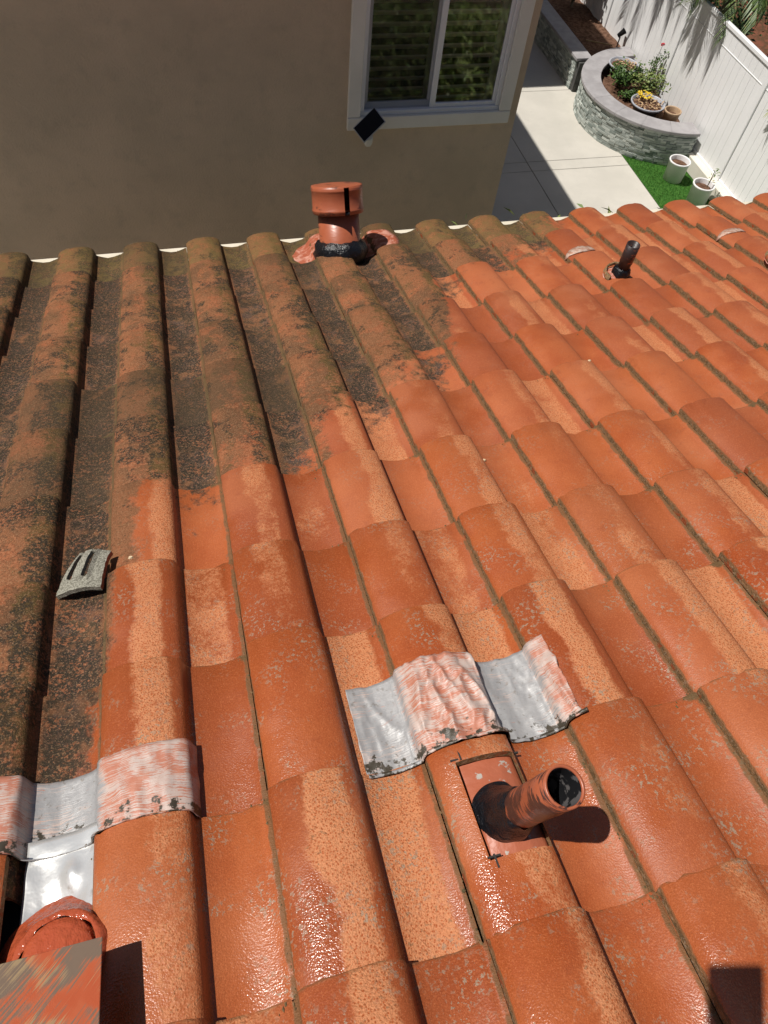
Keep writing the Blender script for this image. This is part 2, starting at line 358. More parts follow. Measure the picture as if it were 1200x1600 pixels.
M_STEM = simple('green_brown_stem', (0.09, 0.08, 0.035), (0.13, 0.11, 0.05), 20, .8)
M_TRUNK = simple('palm_trunk_bark', (0.15, 0.11, 0.075), (0.22, 0.17, 0.12), 12, .9, .8, 30)
M_BRICK = simple('red_clay', (0.42, 0.115, 0.060), (0.50, 0.16, 0.09), 8, .8, .3, 60)
M_PHONE = simple('phone_case', (0.012, 0.012, 0.013), (0.016, 0.016, 0.017), 10, .5)
def make_glass(name, dark):
    t = NT(name)
    g = t.n.new('ShaderNodeBsdfGlossy'); g.inputs['Roughness'].default_value = .05; g.inputs['Color'].default_value = (1, 1, 1, 1)
    tr = t.n.new('ShaderNodeBsdfTransparent'); tr.inputs['Color'].default_value = (dark, dark, dark, 1)
    fr = t.n.new('ShaderNodeFresnel'); fr.inputs['IOR'].default_value = 1.62
    mix = t.n.new('ShaderNodeMixShader')
    f = t.math('MULTIPLY_ADD', fr.outputs[0], 2.4, .10, clamp=True)
    t.put(mix.inputs[0], f); t.t.links.new(tr.outputs[0], mix.inputs[1]); t.t.links.new(g.outputs[0], mix.inputs[2])
    t.t.links.new(mix.outputs[0], t.n['Material Output'].inputs[0]); return t.m
M_GLASS = make_glass('window_glass', .92)
def make_screen():
    t = NT('insect_screen'); d = t.n.new('ShaderNodeBsdfDiffuse'); d.inputs[0].default_value = (.035, .034, .030, 1)
    tr = t.n.new('ShaderNodeBsdfTransparent'); mix = t.n.new('ShaderNodeMixShader'); mix.inputs[0].default_value = .32
    t.t.links.new(tr.outputs[0], mix.inputs[1]); t.t.links.new(d.outputs[0], mix.inputs[2])
    t.t.links.new(mix.outputs[0], t.n['Material Output'].inputs[0]); return t.m
M_SCREEN = make_screen()

# ------------------------------------------------------------------ object helpers
def mesh(name, verts, faces, mats, smooth=False, mi=None, sm=None):
    me = bpy.data.meshes.new(name); me.from_pydata([tuple(v) for v in verts], [], faces)
    for m in (mats if isinstance(mats, (list, tuple)) else [mats]): me.materials.append(m)
    if mi: me.polygons.foreach_set('material_index', mi)
    if sm is not None: me.polygons.foreach_set('use_smooth', sm)
    elif smooth: me.polygons.foreach_set('use_smooth', [True] * len(faces))
    me.update(); return me
def link(name, me, parent=None, mw=None):
    o = bpy.data.objects.new(name, me); COL.objects.link(o)
    if parent: o.parent = parent
    if mw is not None: o.matrix_local = mw
    return o
def tag(o, label, cat, group=None):
    o['label'] = label; o['category'] = cat
    if group: o['group'] = group
    return o
def struct(o): o['kind'] = 'structure'; return o
def empty(name, mw, label=None, cat=None, group=None, kind=None):
    o = bpy.data.objects.new(name, None); COL.objects.link(o); o.matrix_world = mw; o.empty_display_size = .1
    if label: tag(o, label, cat, group)
    if kind: o['kind'] = kind
    return o
T = Matrix.Translation
class MB:
    def __init__(s): s.v = []; s.f = []; s.mi = []; s.sm = []
    def quad(s, a, b, c, d, m=0, smooth=False):
        i = len(s.v); s.v += [a, b, c, d]; s.f.append((i, i + 1, i + 2, i + 3)); s.mi.append(m); s.sm.append(smooth)
    def box(s, x0, x1, y0, y1, z0, z1, m=0, bev=0.0, mw=None):
        b = min(bev, abs(x1 - x0) * .45, abs(y1 - y0) * .45, abs(z1 - z0) * .45)
        ps = []; i = len(s.v)
        if b <= 0:
            ps = [(x, y, z) for x in (x0, x1) for y in (y0, y1) for z in (z0, z1)]
            fs = [(0, 1, 3, 2), (4, 6, 7, 5), (0, 4, 5, 1), (2, 3, 7, 6), (0, 2, 6, 4), (1, 5, 7, 3)]
        else:                                                  # chamfered box: 24 vertices
            X, Y, Z = (x0, x1), (y0, y1), (z0, z1); sg = (1, -1); idx = {}
            for a in (0, 1):
                for c in (0, 1):
                    for d in (0, 1):
                        for k in range(3):
                            p = [X[a] + sg[a] * b, Y[c] + sg[c] * b, Z[d] + sg[d] * b]
                            p[k] = (X[a], Y[c], Z[d])[k]; idx[a, c, d, k] = len(ps); ps.append(tuple(p))
            fs = []
            for k in range(3):
                for e in (0, 1):
                    q = []
                    for (p_, q_) in ((0, 0), (0, 1), (1, 1), (1, 0)):
                        key = [0, 0, 0]; o2 = [j for j in range(3) if j != k]
                        key[k] = e; key[o2[0]] = p_; key[o2[1]] = q_; q.append(idx[key[0], key[1], key[2], k])
                    fs.append(tuple(q))
            for k in range(3):                                 # edges along axis k
                o2 = [j for j in range(3) if j != k]
                for p_ in (0, 1):
                    for q_ in (0, 1):
                        k0 = [0, 0, 0]; k1 = [0, 0, 0]; k1[k] = 1
                        for kk in (k0, k1): kk[o2[0]] = p_; kk[o2[1]] = q_
                        fs.append((idx[(*k0, o2[0])], idx[(*k1, o2[0])], idx[(*k1, o2[1])], idx[(*k0, o2[1])]))
            for a in (0, 1):
                for c in (0, 1):
                    for d in (0, 1): fs.append((idx[a, c, d, 0], idx[a, c, d, 1], idx[a, c, d, 2]))
        if mw is not None: ps = [tuple(mw @ Vector(p)) for p in ps]
        s.v += ps
        for f in fs: s.f.append(tuple(i + j for j in f)); s.mi.append(m); s.sm.append(False)
    def lathe(s, prof_, n=32, m=0, a0=0.0, a1=math.tau, jit=0.0, mw=None, cap=False):
        full = abs(a1 - a0 - math.tau) < 1e-6; cnt = n if full else n + 1; base = len(s.v)
        for j, (r, z) in enumerate(prof_):
            for i in range(cnt):
                a = a0 + (a1 - a0) * i / n
                rr, zz = r, z
                if jit:
                    w = mnoise.noise(Vector((math.cos(a) * 2.2, math.sin(a) * 2.2, j * .7 + r * 9)))
                    rr += jit * w; zz += jit * .6 * mnoise.noise(Vector((math.cos(a) * 3, math.sin(a) * 3, 9 + j)))
                p = Vector((rr * math.cos(a), rr * math.sin(a), zz)); s.v.append(tuple(mw @ p if mw is not None else p))
        for j in range(len(prof_) - 1):
            for i in range(n):
                i2 = (i + 1) % cnt
                s.f.append((base + j * cnt + i, base + j * cnt + i2, base + (j + 1) * cnt + i2, base + (j + 1) * cnt + i)); s.mi.append(m); s.sm.append(True)
    def tube(s, pts, r0, r1, n=6, m=0):
        base = len(s.v); k = len(pts)
        for j, p in enumerate(pts):
            d = (Vector(pts[min(j + 1, k - 1)]) - Vector(pts[max(j - 1, 0)])).normalized()
            a = d.orthogonal().normalized(); b = d.cross(a); r = r0 + (r1 - r0) * j / max(1, k - 1)
            for i in range(n):
                t = math.tau * i / n; s.v.append(tuple(Vector(p) + (a * math.cos(t) + b * math.sin(t)) * r))
        for j in range(k - 1):
            for i in range(n):
                s.f.append((base + j * n + i, base + j * n + (i + 1) % n, base + (j + 1) * n + (i + 1) % n, base + (j + 1) * n + i)); s.mi.append(m); s.sm.append(True)
    def leaf(s, p, d, up, L, w, m=0, bend=.2):
        d = d.normalized(); side = d.cross(up)
        if side.length < 1e-4: side = d.orthogonal()
        side.normalize(); nrm = side.cross(d)
        mid = p + d * L * .5 + nrm * L * bend * .3; tip = p + d * L - nrm * L * bend * .4
        i = len(s.v); s.v += [tuple(p), tuple(mid - side * w), tuple(tip), tuple(mid + side * w)]
        s.f.append((i, i + 1, i + 2, i + 3)); s.mi.append(m); s.sm.append(False)
    def mesh(s, name, mats): return mesh(name, s.v, s.f, mats, mi=s.mi, sm=s.sm)
    def build(s, name, mats, parent=None, mw=None): return link(name, s.mesh(name, mats), parent, mw)

# ================================================================== our house
house = empty('tiled_house', T((0.8, 1.0, 0)), 'house carrying the terracotta tile roof that fills the foreground', 'house')
HI = house.matrix_world.inverted()
UL, UR = U0 - 8 * W, U0 + 12 * W
VTOP = VC[12] - .30
b = MB()                                                       # roof deck below the tiles
for (n0, n1) in ((-.075, -.055),):
    ps = [rp(u, v, n) for u in (UL, UR) for v in (VTOP, VC[0] - .02) for n in (n0, n1)]
    i = 0; b.v += [tuple(p) for p in ps]
    for f in ((0, 1, 3, 2), (4, 6, 7, 5), (0, 4, 5, 1), (2, 3, 7, 6), (0, 2, 6, 4), (1, 5, 7, 3)): b.f.append(f); b.mi.append(0); b.sm.append(False)
roof = b.build('roof', M_DECK, house, HI.copy())
eave = rp(0, VC[0], 0)
b = MB(); b.box(UL, UR, eave.y + .004, eave.y + .050, eave.z - .040, eave.z - .026, bev=.004)
b.box(UL, UR, eave.y + .043, eave.y + .049, eave.z - .16, eave.z - .041)
b.build('drip_edge', M_DRIP, house, HI.copy())
b = MB(); b.box(UL, UR, eave.y - .03, eave.y + .008, eave.z - .24, eave.z - .062, bev=.004); b.build('fascia', M_FASCIA, house, HI.copy())
b = MB(); b.box(UL + .1, UR - .1, -2.2, eave.y - .45, 0, eave.z - .10); b.build('wall', M_STUCCO, house, HI.copy())

# ------------------------------------------------------------------ roof tiles
def tile_mesh(seed, t0=0.0, t1=.3045, y0=-.415, y1=0.0, hole=None, ragged=0.0):
    rg = random.Random(seed)
    ts = [t for t, h in PROF if t0 - 1e-6 <= t <= t1 + 1e-6]
    for e in (t0, t1):
        if all(abs(e - t) > 1e-5 for t in ts): ts.append(e)
    ys = [y0, y1 - .20, y1 - .0035, y1]
    if hole:
        ts += [hole[0], hole[1]]; ys += [hole[2], hole[3]]
    ts = sorted(set(ts)); ys = sorted(set(ys))
    V = []; F = []; MI = []; SM = []
    jt = {}; chips = {i: rg.uniform(.002, .007) for i in range(len(ts)) if rg.random() < .14}
    for i, t in enumerate(ts):
        for j, y in enumerate(ys):
            dz = -.0030 if j == len(ys) - 1 else 0.0
            yy = y + (rg.uniform(-.0014, .0014) if j >= len(ys) - 2 else 0.0)
            if j >= len(ys) - 2 and chips.get(i): yy -= chips[i]
            jt[i, j] = (t, yy, prof(t) + STEP * y / EXP + dz + rg.uniform(-.0004, .0004))
    def keep(i, j):
        if not (0 <= i < len(ts) - 1 and 0 <= j < len(ys) - 1): return False
        if hole:
            tc, yc = (ts[i] + ts[i + 1]) / 2, (ys[j] + ys[j + 1]) / 2
            if hole[0] < tc < hole[1] and hole[2] < yc < hole[3]: return False
        return True
    idx = {}
    def vt(i, j, low):
        k = (i, j, low)
        if k not in idx:
            p = jt[i, j]; idx[k] = len(V); V.append((p[0], p[1], p[2] - (.0165 if low else 0)))
        return idx[k]
    for i in range(len(ts) - 1):
        for j in range(len(ys) - 1):
            if not keep(i, j): continue
            F.append((vt(i, j, 0), vt(i + 1, j, 0), vt(i + 1, j + 1, 0), vt(i, j + 1, 0))); MI.append(0); SM.append(True)
            F.append((vt(i, j, 1), vt(i, j + 1, 1), vt(i + 1, j + 1, 1), vt(i + 1, j, 1))); MI.append(1); SM.append(True)
            for (a, c, ni, nj) in (((i, j), (i, j + 1), i - 1, j), ((i + 1, j + 1), (i + 1, j), i + 1, j), ((i + 1, j), (i, j), i, j - 1), ((i, j + 1), (i + 1, j + 1), i, j + 1)):
                if keep(ni, nj): continue
                k = len(V); pa, pc = jt[a], jt[c]
                V += [pa, pc, (pc[0], pc[1], pc[2] - .0165), (pa[0], pa[1], pa[2] - .0165)]
                F.append((k + 3, k + 2, k + 1, k)); MI.append(1); SM.append(False)
    return mesh('roof_tile', V, F, [M_TILE, M_EDGE], mi=MI, sm=SM)
TILES = [tile_mesh(s) for s in range(9)]
HOLE = (.072, .178, -.225, -.030)
special = {(-1, 9): tile_mesh(50, hole=(.046, .164, -.222, -.040)),
           (-1, 8): tile_mesh(51, y0=-.362),
           (-4, 9): tile_mesh(61, t0=0, t1=.165, y0=-.128)}
# per-tile colour carries: r = grime offset, g = thin-coat amount, b unused
GR = {}
for k, r in ((0, 3), (1, 4)): GR[k, r] = .5
thin = {(-2, 6): .62, (-3, 6): .75, (-3, 7): .8, (-3, 8): .85, (-1, 6): .75, (-2, 7): .5, (0, 5): .45, (0, 6): .7, (-1, 8): .72, (0, 8): .85, (-1, 9): .62, (-2, 9): .92, (-2, 10): .75,
        (-3, 9): .55, (1, 8): .8, (1, 9): .6, (0, 9): .42, (1, 7): .5, (0, 7): .62, (2, 5): .62, (2, 6): .6, (2, 7): .66, (3, 4): .5, (1, 5): .6, (1, 6): .45, (-1, 10): .7, (0, 10): .55, (-4, 8): .8}
rt = random.Random(3)
for r in range(13):
    for k in range(-8, 12):
        if k <= -8 and r > 9: continue
        if (k, r) in special and special[k, r] is not None: me = special[k, r]
        else: me = TILES[rt.randrange(9)]
        u = U0 + k * W + rt.uniform(-.0009, .0009); v = VC[r] + rt.uniform(-.0055, .0055) if r else VC[r]
        rot = Matrix.Rotation(rt.uniform(-.003, .003), 4, 'Z') @ Matrix.Rotation(rt.uniform(-.004, .004), 4, 'Y')
        o = link('roof_tile', me, roof, HI @ roof_matrix(u, v, rt.uniform(-.0008, .0012)) @ rot)
        o.matrix_parent_inverse = (roof.matrix_local).inverted()
        o.color = (GR.get((k, r), .5 + rt.uniform(-.02, .02)), thin.get((k, r), rt.choice((rt.uniform(0, .22), rt.uniform(.40, .95)))), rt.random() ** 1.4, 1)
for o in roof.children: o.matrix_parent_inverse = Matrix.Identity(4); 
bpy.context.view_layer.update()
RI = roof.matrix_world.inverted()
for o in roof.children: o.matrix_local = RI @ (house.matrix_world @ o.matrix_local)

# crumbs of moss and washed-down grit in the joints
def crumbs():
    rg = random.Random(77); b = MB()
    base_v = [(1, 0, 0), (-1, 0, 0), (0, 1, 0), (0, -1, 0), (0, 0, 1)]
    for r in range(0, 11):
        for k in range(-6, 11):
            mossy = (U0 + k * W) < .9 - (VC[0] - VC[r]) * .55
            for q in range(26 if r > 3 else 16):
                if rg.random() < .35:                          # grit gathered at the nose of the pan
                    t = .300 - abs(rg.gauss(0, .022)); y = -abs(rg.gauss(0, .010)) + .004
                else: t = .3015 + rg.gauss(0, .0028); y = -rg.uniform(0, .34)
                u = U0 + k * W + t; v = VC[r] + y
                if t < .19 or t > .306: continue
                z = prof(min(t, .304)) + STEP * y / EXP - (STEP if y > 0 else 0); sz = rg.uniform(.0010, .0030)
                a = rg.uniform(0, math.tau); i = len(b.v)
                for (x, yy, zz) in base_v:
                    X, Y = x * math.cos(a) - yy * math.sin(a), x * math.sin(a) + yy * math.cos(a)
                    b.v.append(tuple(rp(u + X * sz * rg.uniform(.6, 1.3), v + Y * sz * rg.uniform(.8, 2.0), z + zz * sz * .8)))
                for f in ((0, 2, 4), (2, 1, 4), (1, 3, 4), (3, 0, 4)): b.f.append(tuple(i + j for j in f)); b.mi.append(0); b.sm.append(False)
    o = b.build('joint_grit', simple('joint_grit', (0.085, 0.066, 0.026), (0.21, 0.125, 0.058), 70, .95), roof, RI.copy()); o['kind'] = 'stuff'
crumbs()

# ------------------------------------------------------------------ metal flashing on the tiles
def sheet(name, mat, u0, u1, vfun0, vfun1, lift, wr, seed, nu=90, nv=16, soft=.010, ctr=None):
    rg = random.Random(seed); cu, cv = (u0 + u1) / 2, vfun0(u0)
    V = []; F = []
    for i in range(nu + 1):
        u = u0 + (u1 - u0) * i / nu; va, vb_ = vfun0(u), vfun1(u)
        for j in range(nv + 1):
            s = j / nv; v = va + (vb_ - va) * s
            h = max(sum(zsurf(u + du, v) for du in (-soft, -soft / 2, 0, soft / 2, soft)) / 5, zsurf(u, v), zsurf(u + .005, v), zsurf(u - .005, v)) + lift
            uw = u + .25 * v
            w = 1 - 2.4 * abs(mnoise.noise(Vector((uw * 22 + seed, v * 5, seed)))) + .35 * (1 - 3 * abs(mnoise.noise(Vector((u * 40 - v * 30, v * 26 + u * 8, seed + 3)))))
            h += max(0, wr * (w - .25)) * (1.0 if h > .02 else .3) * (.35 + .65 * math.sin(math.pi * min(1, max(0, .15 + s * .7))))
            eu = (u + .004 * mnoise.noise(Vector((v * 30, seed, 0))) * (1 if i in (0, nu) else 0))
            V.append((eu - cu, v - cv, h))
    for i in range(nu):
        for j in range(nv):
            a = i * (nv + 1) + j; F.append((a, a + nv + 1, a + nv + 2, a + 1))
    me = mesh(name, V, F, mat, smooth=True)
    o = link(name, me, None, roof_matrix(cu, cv)); o.modifiers.new('thickness', 'SOLIDIFY').thickness = .0014
    return o
def ragged(base, amp, seed, slope=0.0, uref=0.0):
    return lambda u: base + slope * (u - uref) + amp * mnoise.noise(Vector((u * 34, seed, 1.7)))
o = sheet('metal_flashing', M_SHEET, .168, .618, ragged(VC[9] - .010, .001, 1), ragged(.922, .003, 2, -.01, .4), .0035, .0150, 4, 190, 30)
tag(o, 'crumpled metal flashing sheet smeared with pink paint just above the open foreground pipe', 'flashing')
o = sheet('metal_flashing', M_SHEET2, -.66, -.150, ragged(VC[9] - .008, .001, 5), ragged(.862, .0025, 6), .0035, .0045, 9, 130, 18)
tag(o, 'paint streaked metal flashing sheet over the tiles at the lower left edge', 'flashing')
# bright bare apron running down into the gap beside the painted lid
def apron():
    V = []; F = []; nu, nv = 26, 22; ua, ub = -.452, -.324
    for i in range(nu + 1):
        for j in range(nv + 1):
            a, s = i / nu, j / nv; u = ua + (ub - ua) * a; v = VC[9] + .03 - .205 * s
            h = .003 + .020 * (a ** 3) + .012 * max(0, (1 - a) - .75) * 4 * s
            h += .010 * math.exp(-((a - .62) / .12) ** 2 - ((s - .38) / .10) ** 2) - .010 * math.exp(-((a - .45) / .3) ** 2 - ((s - .62) / .2) ** 2)
            h += .003 * mnoise.noise(Vector((a * 4, s * 5, 2))) - .02 * s * (1 - a) ** 2
            if s < .2: h = max(h, -.004)
            V.append((u + .39, v - VC[9], h - .012 + STEP * 0))
    for i in range(nu):
        for j in range(nv): q = i * (nv + 1) + j; F.append((q, q + 1, q + nv + 2, q + nv + 1))
    t = NT('bare_bright_aluminium'); P = t.pos()
    c = t.mix(t.ss(t.noise(P, 22, 4), .6, .7), (0.72, 0.72, 0.70), (0.5, 0.45, 0.40))
    t.out(c, .32, t.bump(t.noise(P, 30, 3), .15, .01), metal=.55)
    me = mesh('flashing_apron', V, F, t.m, smooth=True); o = link('flashing_apron', me, None, roof_matrix(-.39, VC[9]))
    o.modifiers.new('thickness', 'SOLIDIFY').thickness = .0012
    tag(o, 'bright bare aluminium flashing apron dented beside the wet painted lid', 'flashing')
apron()
# small torn foil strips further down the roof
def strip(u, v, ang, L, wd, label, seed):
    V = []; F = []; n = 14
    for i in range(n + 1):
        s = i / n; w = wd * (math.sin(math.pi * min(1, max(0, s))) ** .6 + .12)
        for q in (-1, 0, 1):
            uu = u + math.cos(ang) * L * (s - .5) - math.sin(ang) * w * q * .5; vv = v + math.sin(ang) * L * (s - .5) + math.cos(ang) * w * q * .5
            V.append((uu - u, vv - v, max(zsurf(uu, vv), zsurf(uu, vv - .02)) + .005 + .003 * mnoise.noise(Vector((s * 9, q, seed)))))
    for i in range(n):
        for q in (0, 1): a = i * 3 + q; F.append((a, a + 3, a + 4, a + 1))
    me = mesh('foil_strip', V, F, M_FOIL, smooth=True); o = link('foil_strip', me, None, roof_matrix(u, v)); o.modifiers.new('thickness', 'SOLIDIFY').thickness = .0015
    tag(o, label, 'foil strip', 'torn foil strips on the far tiles')
M_FOIL = simple('weathered_foil', (0.56, 0.42, 0.34), (0.40, 0.20, 0.13), 60, .5, .4, 90, metal=.15)
strip(1.885, 3.19, .10, .175, .055, 'pale torn foil strip lying across a barrel left of the thin black pipe', 3)
strip(2.80, 3.245, .05, .18, .045, 'small pale torn foil strip near the right end of the eave', 8)
strip(2.02, 3.06, .12, .07, .03, 'tiny white foil scrap right behind the thin black pipe', 12)

# ------------------------------------------------------------------ vents
def axis_matrix(p, ax):
    ax = ax.normalized(); x = Vector((1, 0, 0)); x = (x - ax * x.dot(ax)).normalized(); y = ax.cross(x)
    m = Matrix((x, y, ax)).transposed().to_4x4(); m.translation = p; return m
# capped flue vent near the eave
v1 = rp(.715, 3.475, 0.02); ax1 = Vector((.0, .46, .888))
vent = empty('roof_vent', axis_matrix(v1, ax1), 'terracotta painted round vent with a drum cap and black mastic collar at the eave', 'vent')
b = MB(); b.lathe([(.1, -.08), (.1, .205), (.094, .205), (.094, -.08)], 40); b.build('pipe', M_VENT, vent)
b = MB(); g0 = math.radians(-74); g1 = g0 + math.radians(348)
prof_cap = [(r - .003, z) for r, z in ((.122, .185), (.1265, .187), (.1265, .196), (.1285, .199), (.1285, .206), (.1255, .209), (.1255, .285), (.1275, .288), (.1275, .295), (.1255, .298), (.1265, .306), (.1225, .306), (.1225, .187))]
b.lathe(prof_cap, 60, 0, g0, g1)
cap = b.build('cap', M_VENT, vent)
b = MB(); b.lathe([(.1232, .305), (.1232, .3085), (.110, .310), (.0, .311)], 48); b.build('top_plate', M_VENT, cap)
b = MB(); b.lathe([(.095, .180), (.114, .184), (.118, .192), (.110, .198), (.095, .20)], 40, 0, jit=.005); b.build('neck_dark_ring', M_TAR, vent)  # black ring added to darken the neck below the cap
b = MB(); b.lathe([(.098, .062), (.110, .056), (.124, .042), (.133, .022), (.136, .0), (.130, -.020), (.116, -.045), (.098, -.07)], 56, 0, jit=.012); b.build('mastic_collar', M_TAR, vent)
def drape(name, uc, vc, du, dv, lift, mat, parent, smoothr=.05, seed=0, rnd_=True):
    V = []; F = []; n = 30; PI_ = parent.matrix_world.inverted()
    for i in range(n + 1):
        for j in range(n + 1):
            a, c = i / n * 2 - 1, j / n * 2 - 1
            if rnd_:
                s = max(abs(a), abs(c)); L = math.hypot(a, c) or 1; q = .55; a2 = a * (1 - q + q * s / L); c2 = c * (1 - q + q * s / L)
            else: a2, c2 = a, c
            e = 1 + .05 * mnoise.noise(Vector((a * 3, c * 3, seed)))
            u, v = uc + du * a2 * e, vc + dv * c2 * e
            h = sum(zsurf(u + k * smoothr / 2, min(VC[0], v)) for k in (-2, -1, 0, 1, 2)) / 5; h = max(h, zsurf(u, min(VC[0], v)))
            V.append(tuple(PI_ @ rp(u, v, h + lift + .004 * mnoise.noise(Vector((u * 22, v * 22, seed))))))
    for i in range(n):
        for j in range(n): q = i * (n + 1) + j; F.append((q, q + n + 1, q + n + 2, q + 1))
    o = link(name, mesh(name, V, F, mat, smooth=True), parent); o.modifiers.new('thickness', 'SOLIDIFY').thickness = .003; return o
t_ = NT('pink_smeared_flashing'); P_ = t_.pos()
M_PINK = t_.out(t_.mix(t_.ss(t_.noise(P_, 20, 4, .65, 1.0), .45, .62), (0.36, 0.095, 0.048), (0.55, 0.27, 0.20)), .45, t_.bump(t_.noise(P_, 40, 3), .3, .008))
drape('flashing', .765, 3.575, .275, .130, .0035, M_PINK, vent, .012, 3)

# open foreground pipe through the cut tile
pc = rp(.383, .562, 0.012)
pv = empty('vent_pipe', axis_matrix(pc, Vector((.129, -.031, .991))), 'open terracotta pipe smeared with black mastic rising through the square cut tile', 'pipe')
hp = .262
b = MB(); b.lathe([(.0325, -.05), (.0325, .20), (.0332, .203), (.0332, hp - .05), (.0325, hp - .045), (.0330, hp), (.0290, hp), (.0284, hp - .004)], 44); b.build('pipe', M_PIPE, pv)
b = MB(); b.lathe([(.0286, hp - .003), (.0278, hp - .06), (.0278, .0), (.0, .0)], 36); b.build('bore', M_BORE, pv)
mr = Matrix((UA, VA, NA)).transposed().to_4x4()
b = MB(); b.lathe([(.0325, .098), (.0355, .092), (.0385, .075), (.0435, .048), (.050, .022), (.055, .010), (.060, .003)], 64, 0, jit=.006, mw=T((0, 0, -.005))); b.build('mastic_collar', M_TAR, pv)
def flash_base():
    V = []; F = []; n = 22
    for i in range(n + 1):
        for j in range(n + 1):
            u = .332 + .126 * i / n; v = .480 + .212 * j / n
            r = math.hypot(u - .383, v - .562)
            h = zsurf(u, v) - .021 + .024 * math.exp(-(r / .050) ** 2) + .002 * mnoise.noise(Vector((u * 50, v * 50, 0)))
            V.append(tuple(pv.matrix_world.inverted() @ rp(u, v, h)))
    for i in range(n):
        for j in range(n): q = i * (n + 1) + j; F.append((q, q + n + 1, q + n + 2, q + 1))
    t = NT('painted_lead_flashing'); P = t.pos()
    c = t.mix(t.noise(P, 22, 3), (0.36, 0.09, 0.04), (0.44, 0.14, 0.075))
    c = t.mix(t.ss(t.noise(P, 33, 4, .6), .60, .64), c, (0.42, 0.38, 0.33)); t.out(c, .45, t.bump(t.noise(P, 60, 3), .3, .005))
    o = link('flashing', mesh('flashing', V, F, t.m, smooth=True), pv); o.modifiers.new('thickness', 'SOLIDIFY').thickness = .002
flash_base()
for (u, v, du, dv) in ((.330, .674, .012, .0016), (.338, .682, .0016, .012), (.335, .492, .012, .0016), (.336, .484, .0016, .012), (.449, .674, .010, .0016), (.447, .486, .0016, .010)):
    b = MB(); z = zsurf(u, v) + .0004; b.box(u - du, u + du, v - dv, v + dv, z - .004, z + .0003)
    b.v = [tuple(pv.matrix_world.inverted() @ rp(*p)) for p in b.v]; b.build('saw_cut', M_DECK, pv)

# thin dark pipes far right
def small_pipe(u, v, label):
    p = rp(u, v, zsurf(u, v) - .01); e = empty('stub_pipe', T(p), label, 'pipe', 'thin black stub pipes on the far tiles')
    b = MB(); b.lathe([(.028, -.05), (.028, .08), (.0300, .082), (.0300, .175), (.0255, .175), (.0245, .05), (.0, .05)], 28); b.build('pipe', M_DARKPIPE, e)
    b = MB(); b.lathe([(.028, .055), (.037, .045), (.042, .02), (.046, -.03)], 28, 0, jit=.008); b.build('mastic_collar', M_TAR, e)
    b = MB(); b.lathe([(.066, .012), (.067, .026), (.073, .027), (.078, .006)], 26, 0, math.radians(75), math.radians(200), jit=.004); b.build('tile_lip', M_EDGE, e)
    b = MB(); b.lathe([(.034, .02), (.055, .012), (.078, -.004)], 26, 0, math.radians(60), math.radians(250), jit=.008); b.build('flashing', M_PINK, e)
small_pipe(1.905, 2.845, 'thin black stub pipe standing among the tiles upper right')
small_pipe(2.785, 2.845, 'black stub pipe cut off by the right picture edge')

# square lidded vent, wet with paint, lower left corner
lid_n = .118
def unpix_roof(x, y, n):
    r = ray(x, y); rr = Vector((r.dot(UA), r.dot(VA), r.dot(NA))); k = (HN + n) / rr.z; return rr.x * k, rr.y * k
lu, lv = unpix_roof(160, 1463, lid_n)
lid = empty('square_vent', roof_matrix(lu - .17, lv - .15, 0), 'square metal vent lid wet with streaky red paint in the lower left corner', 'vent')
b = MB(); b.box(-.19, .17, -.20, .15, lid_n - .0025, lid_n, bev=.0008); b.build('lid', M_LID, lid)
cu_, cv_ = unpix_roof(92, 1494, .03)
b = MB(); cm = T((cu_ - (lu - .17), cv_ - (lv - .15), 0))
b.lathe([(.054, .040), (.060, .044), (.067, .038), (.073, .022), (.084, .008), (.100, -.006), (.114, -.014)], 48, 0, jit=.006, mw=cm); b.build('collar', M_GOO, lid)
b = MB(); b.lathe([(.0, .050), (.022, .050), (.040, .047), (.051, .042), (.056, .034), (.056, -.02)], 40, 0, mw=cm); b.build('pipe', M_GOO, lid)

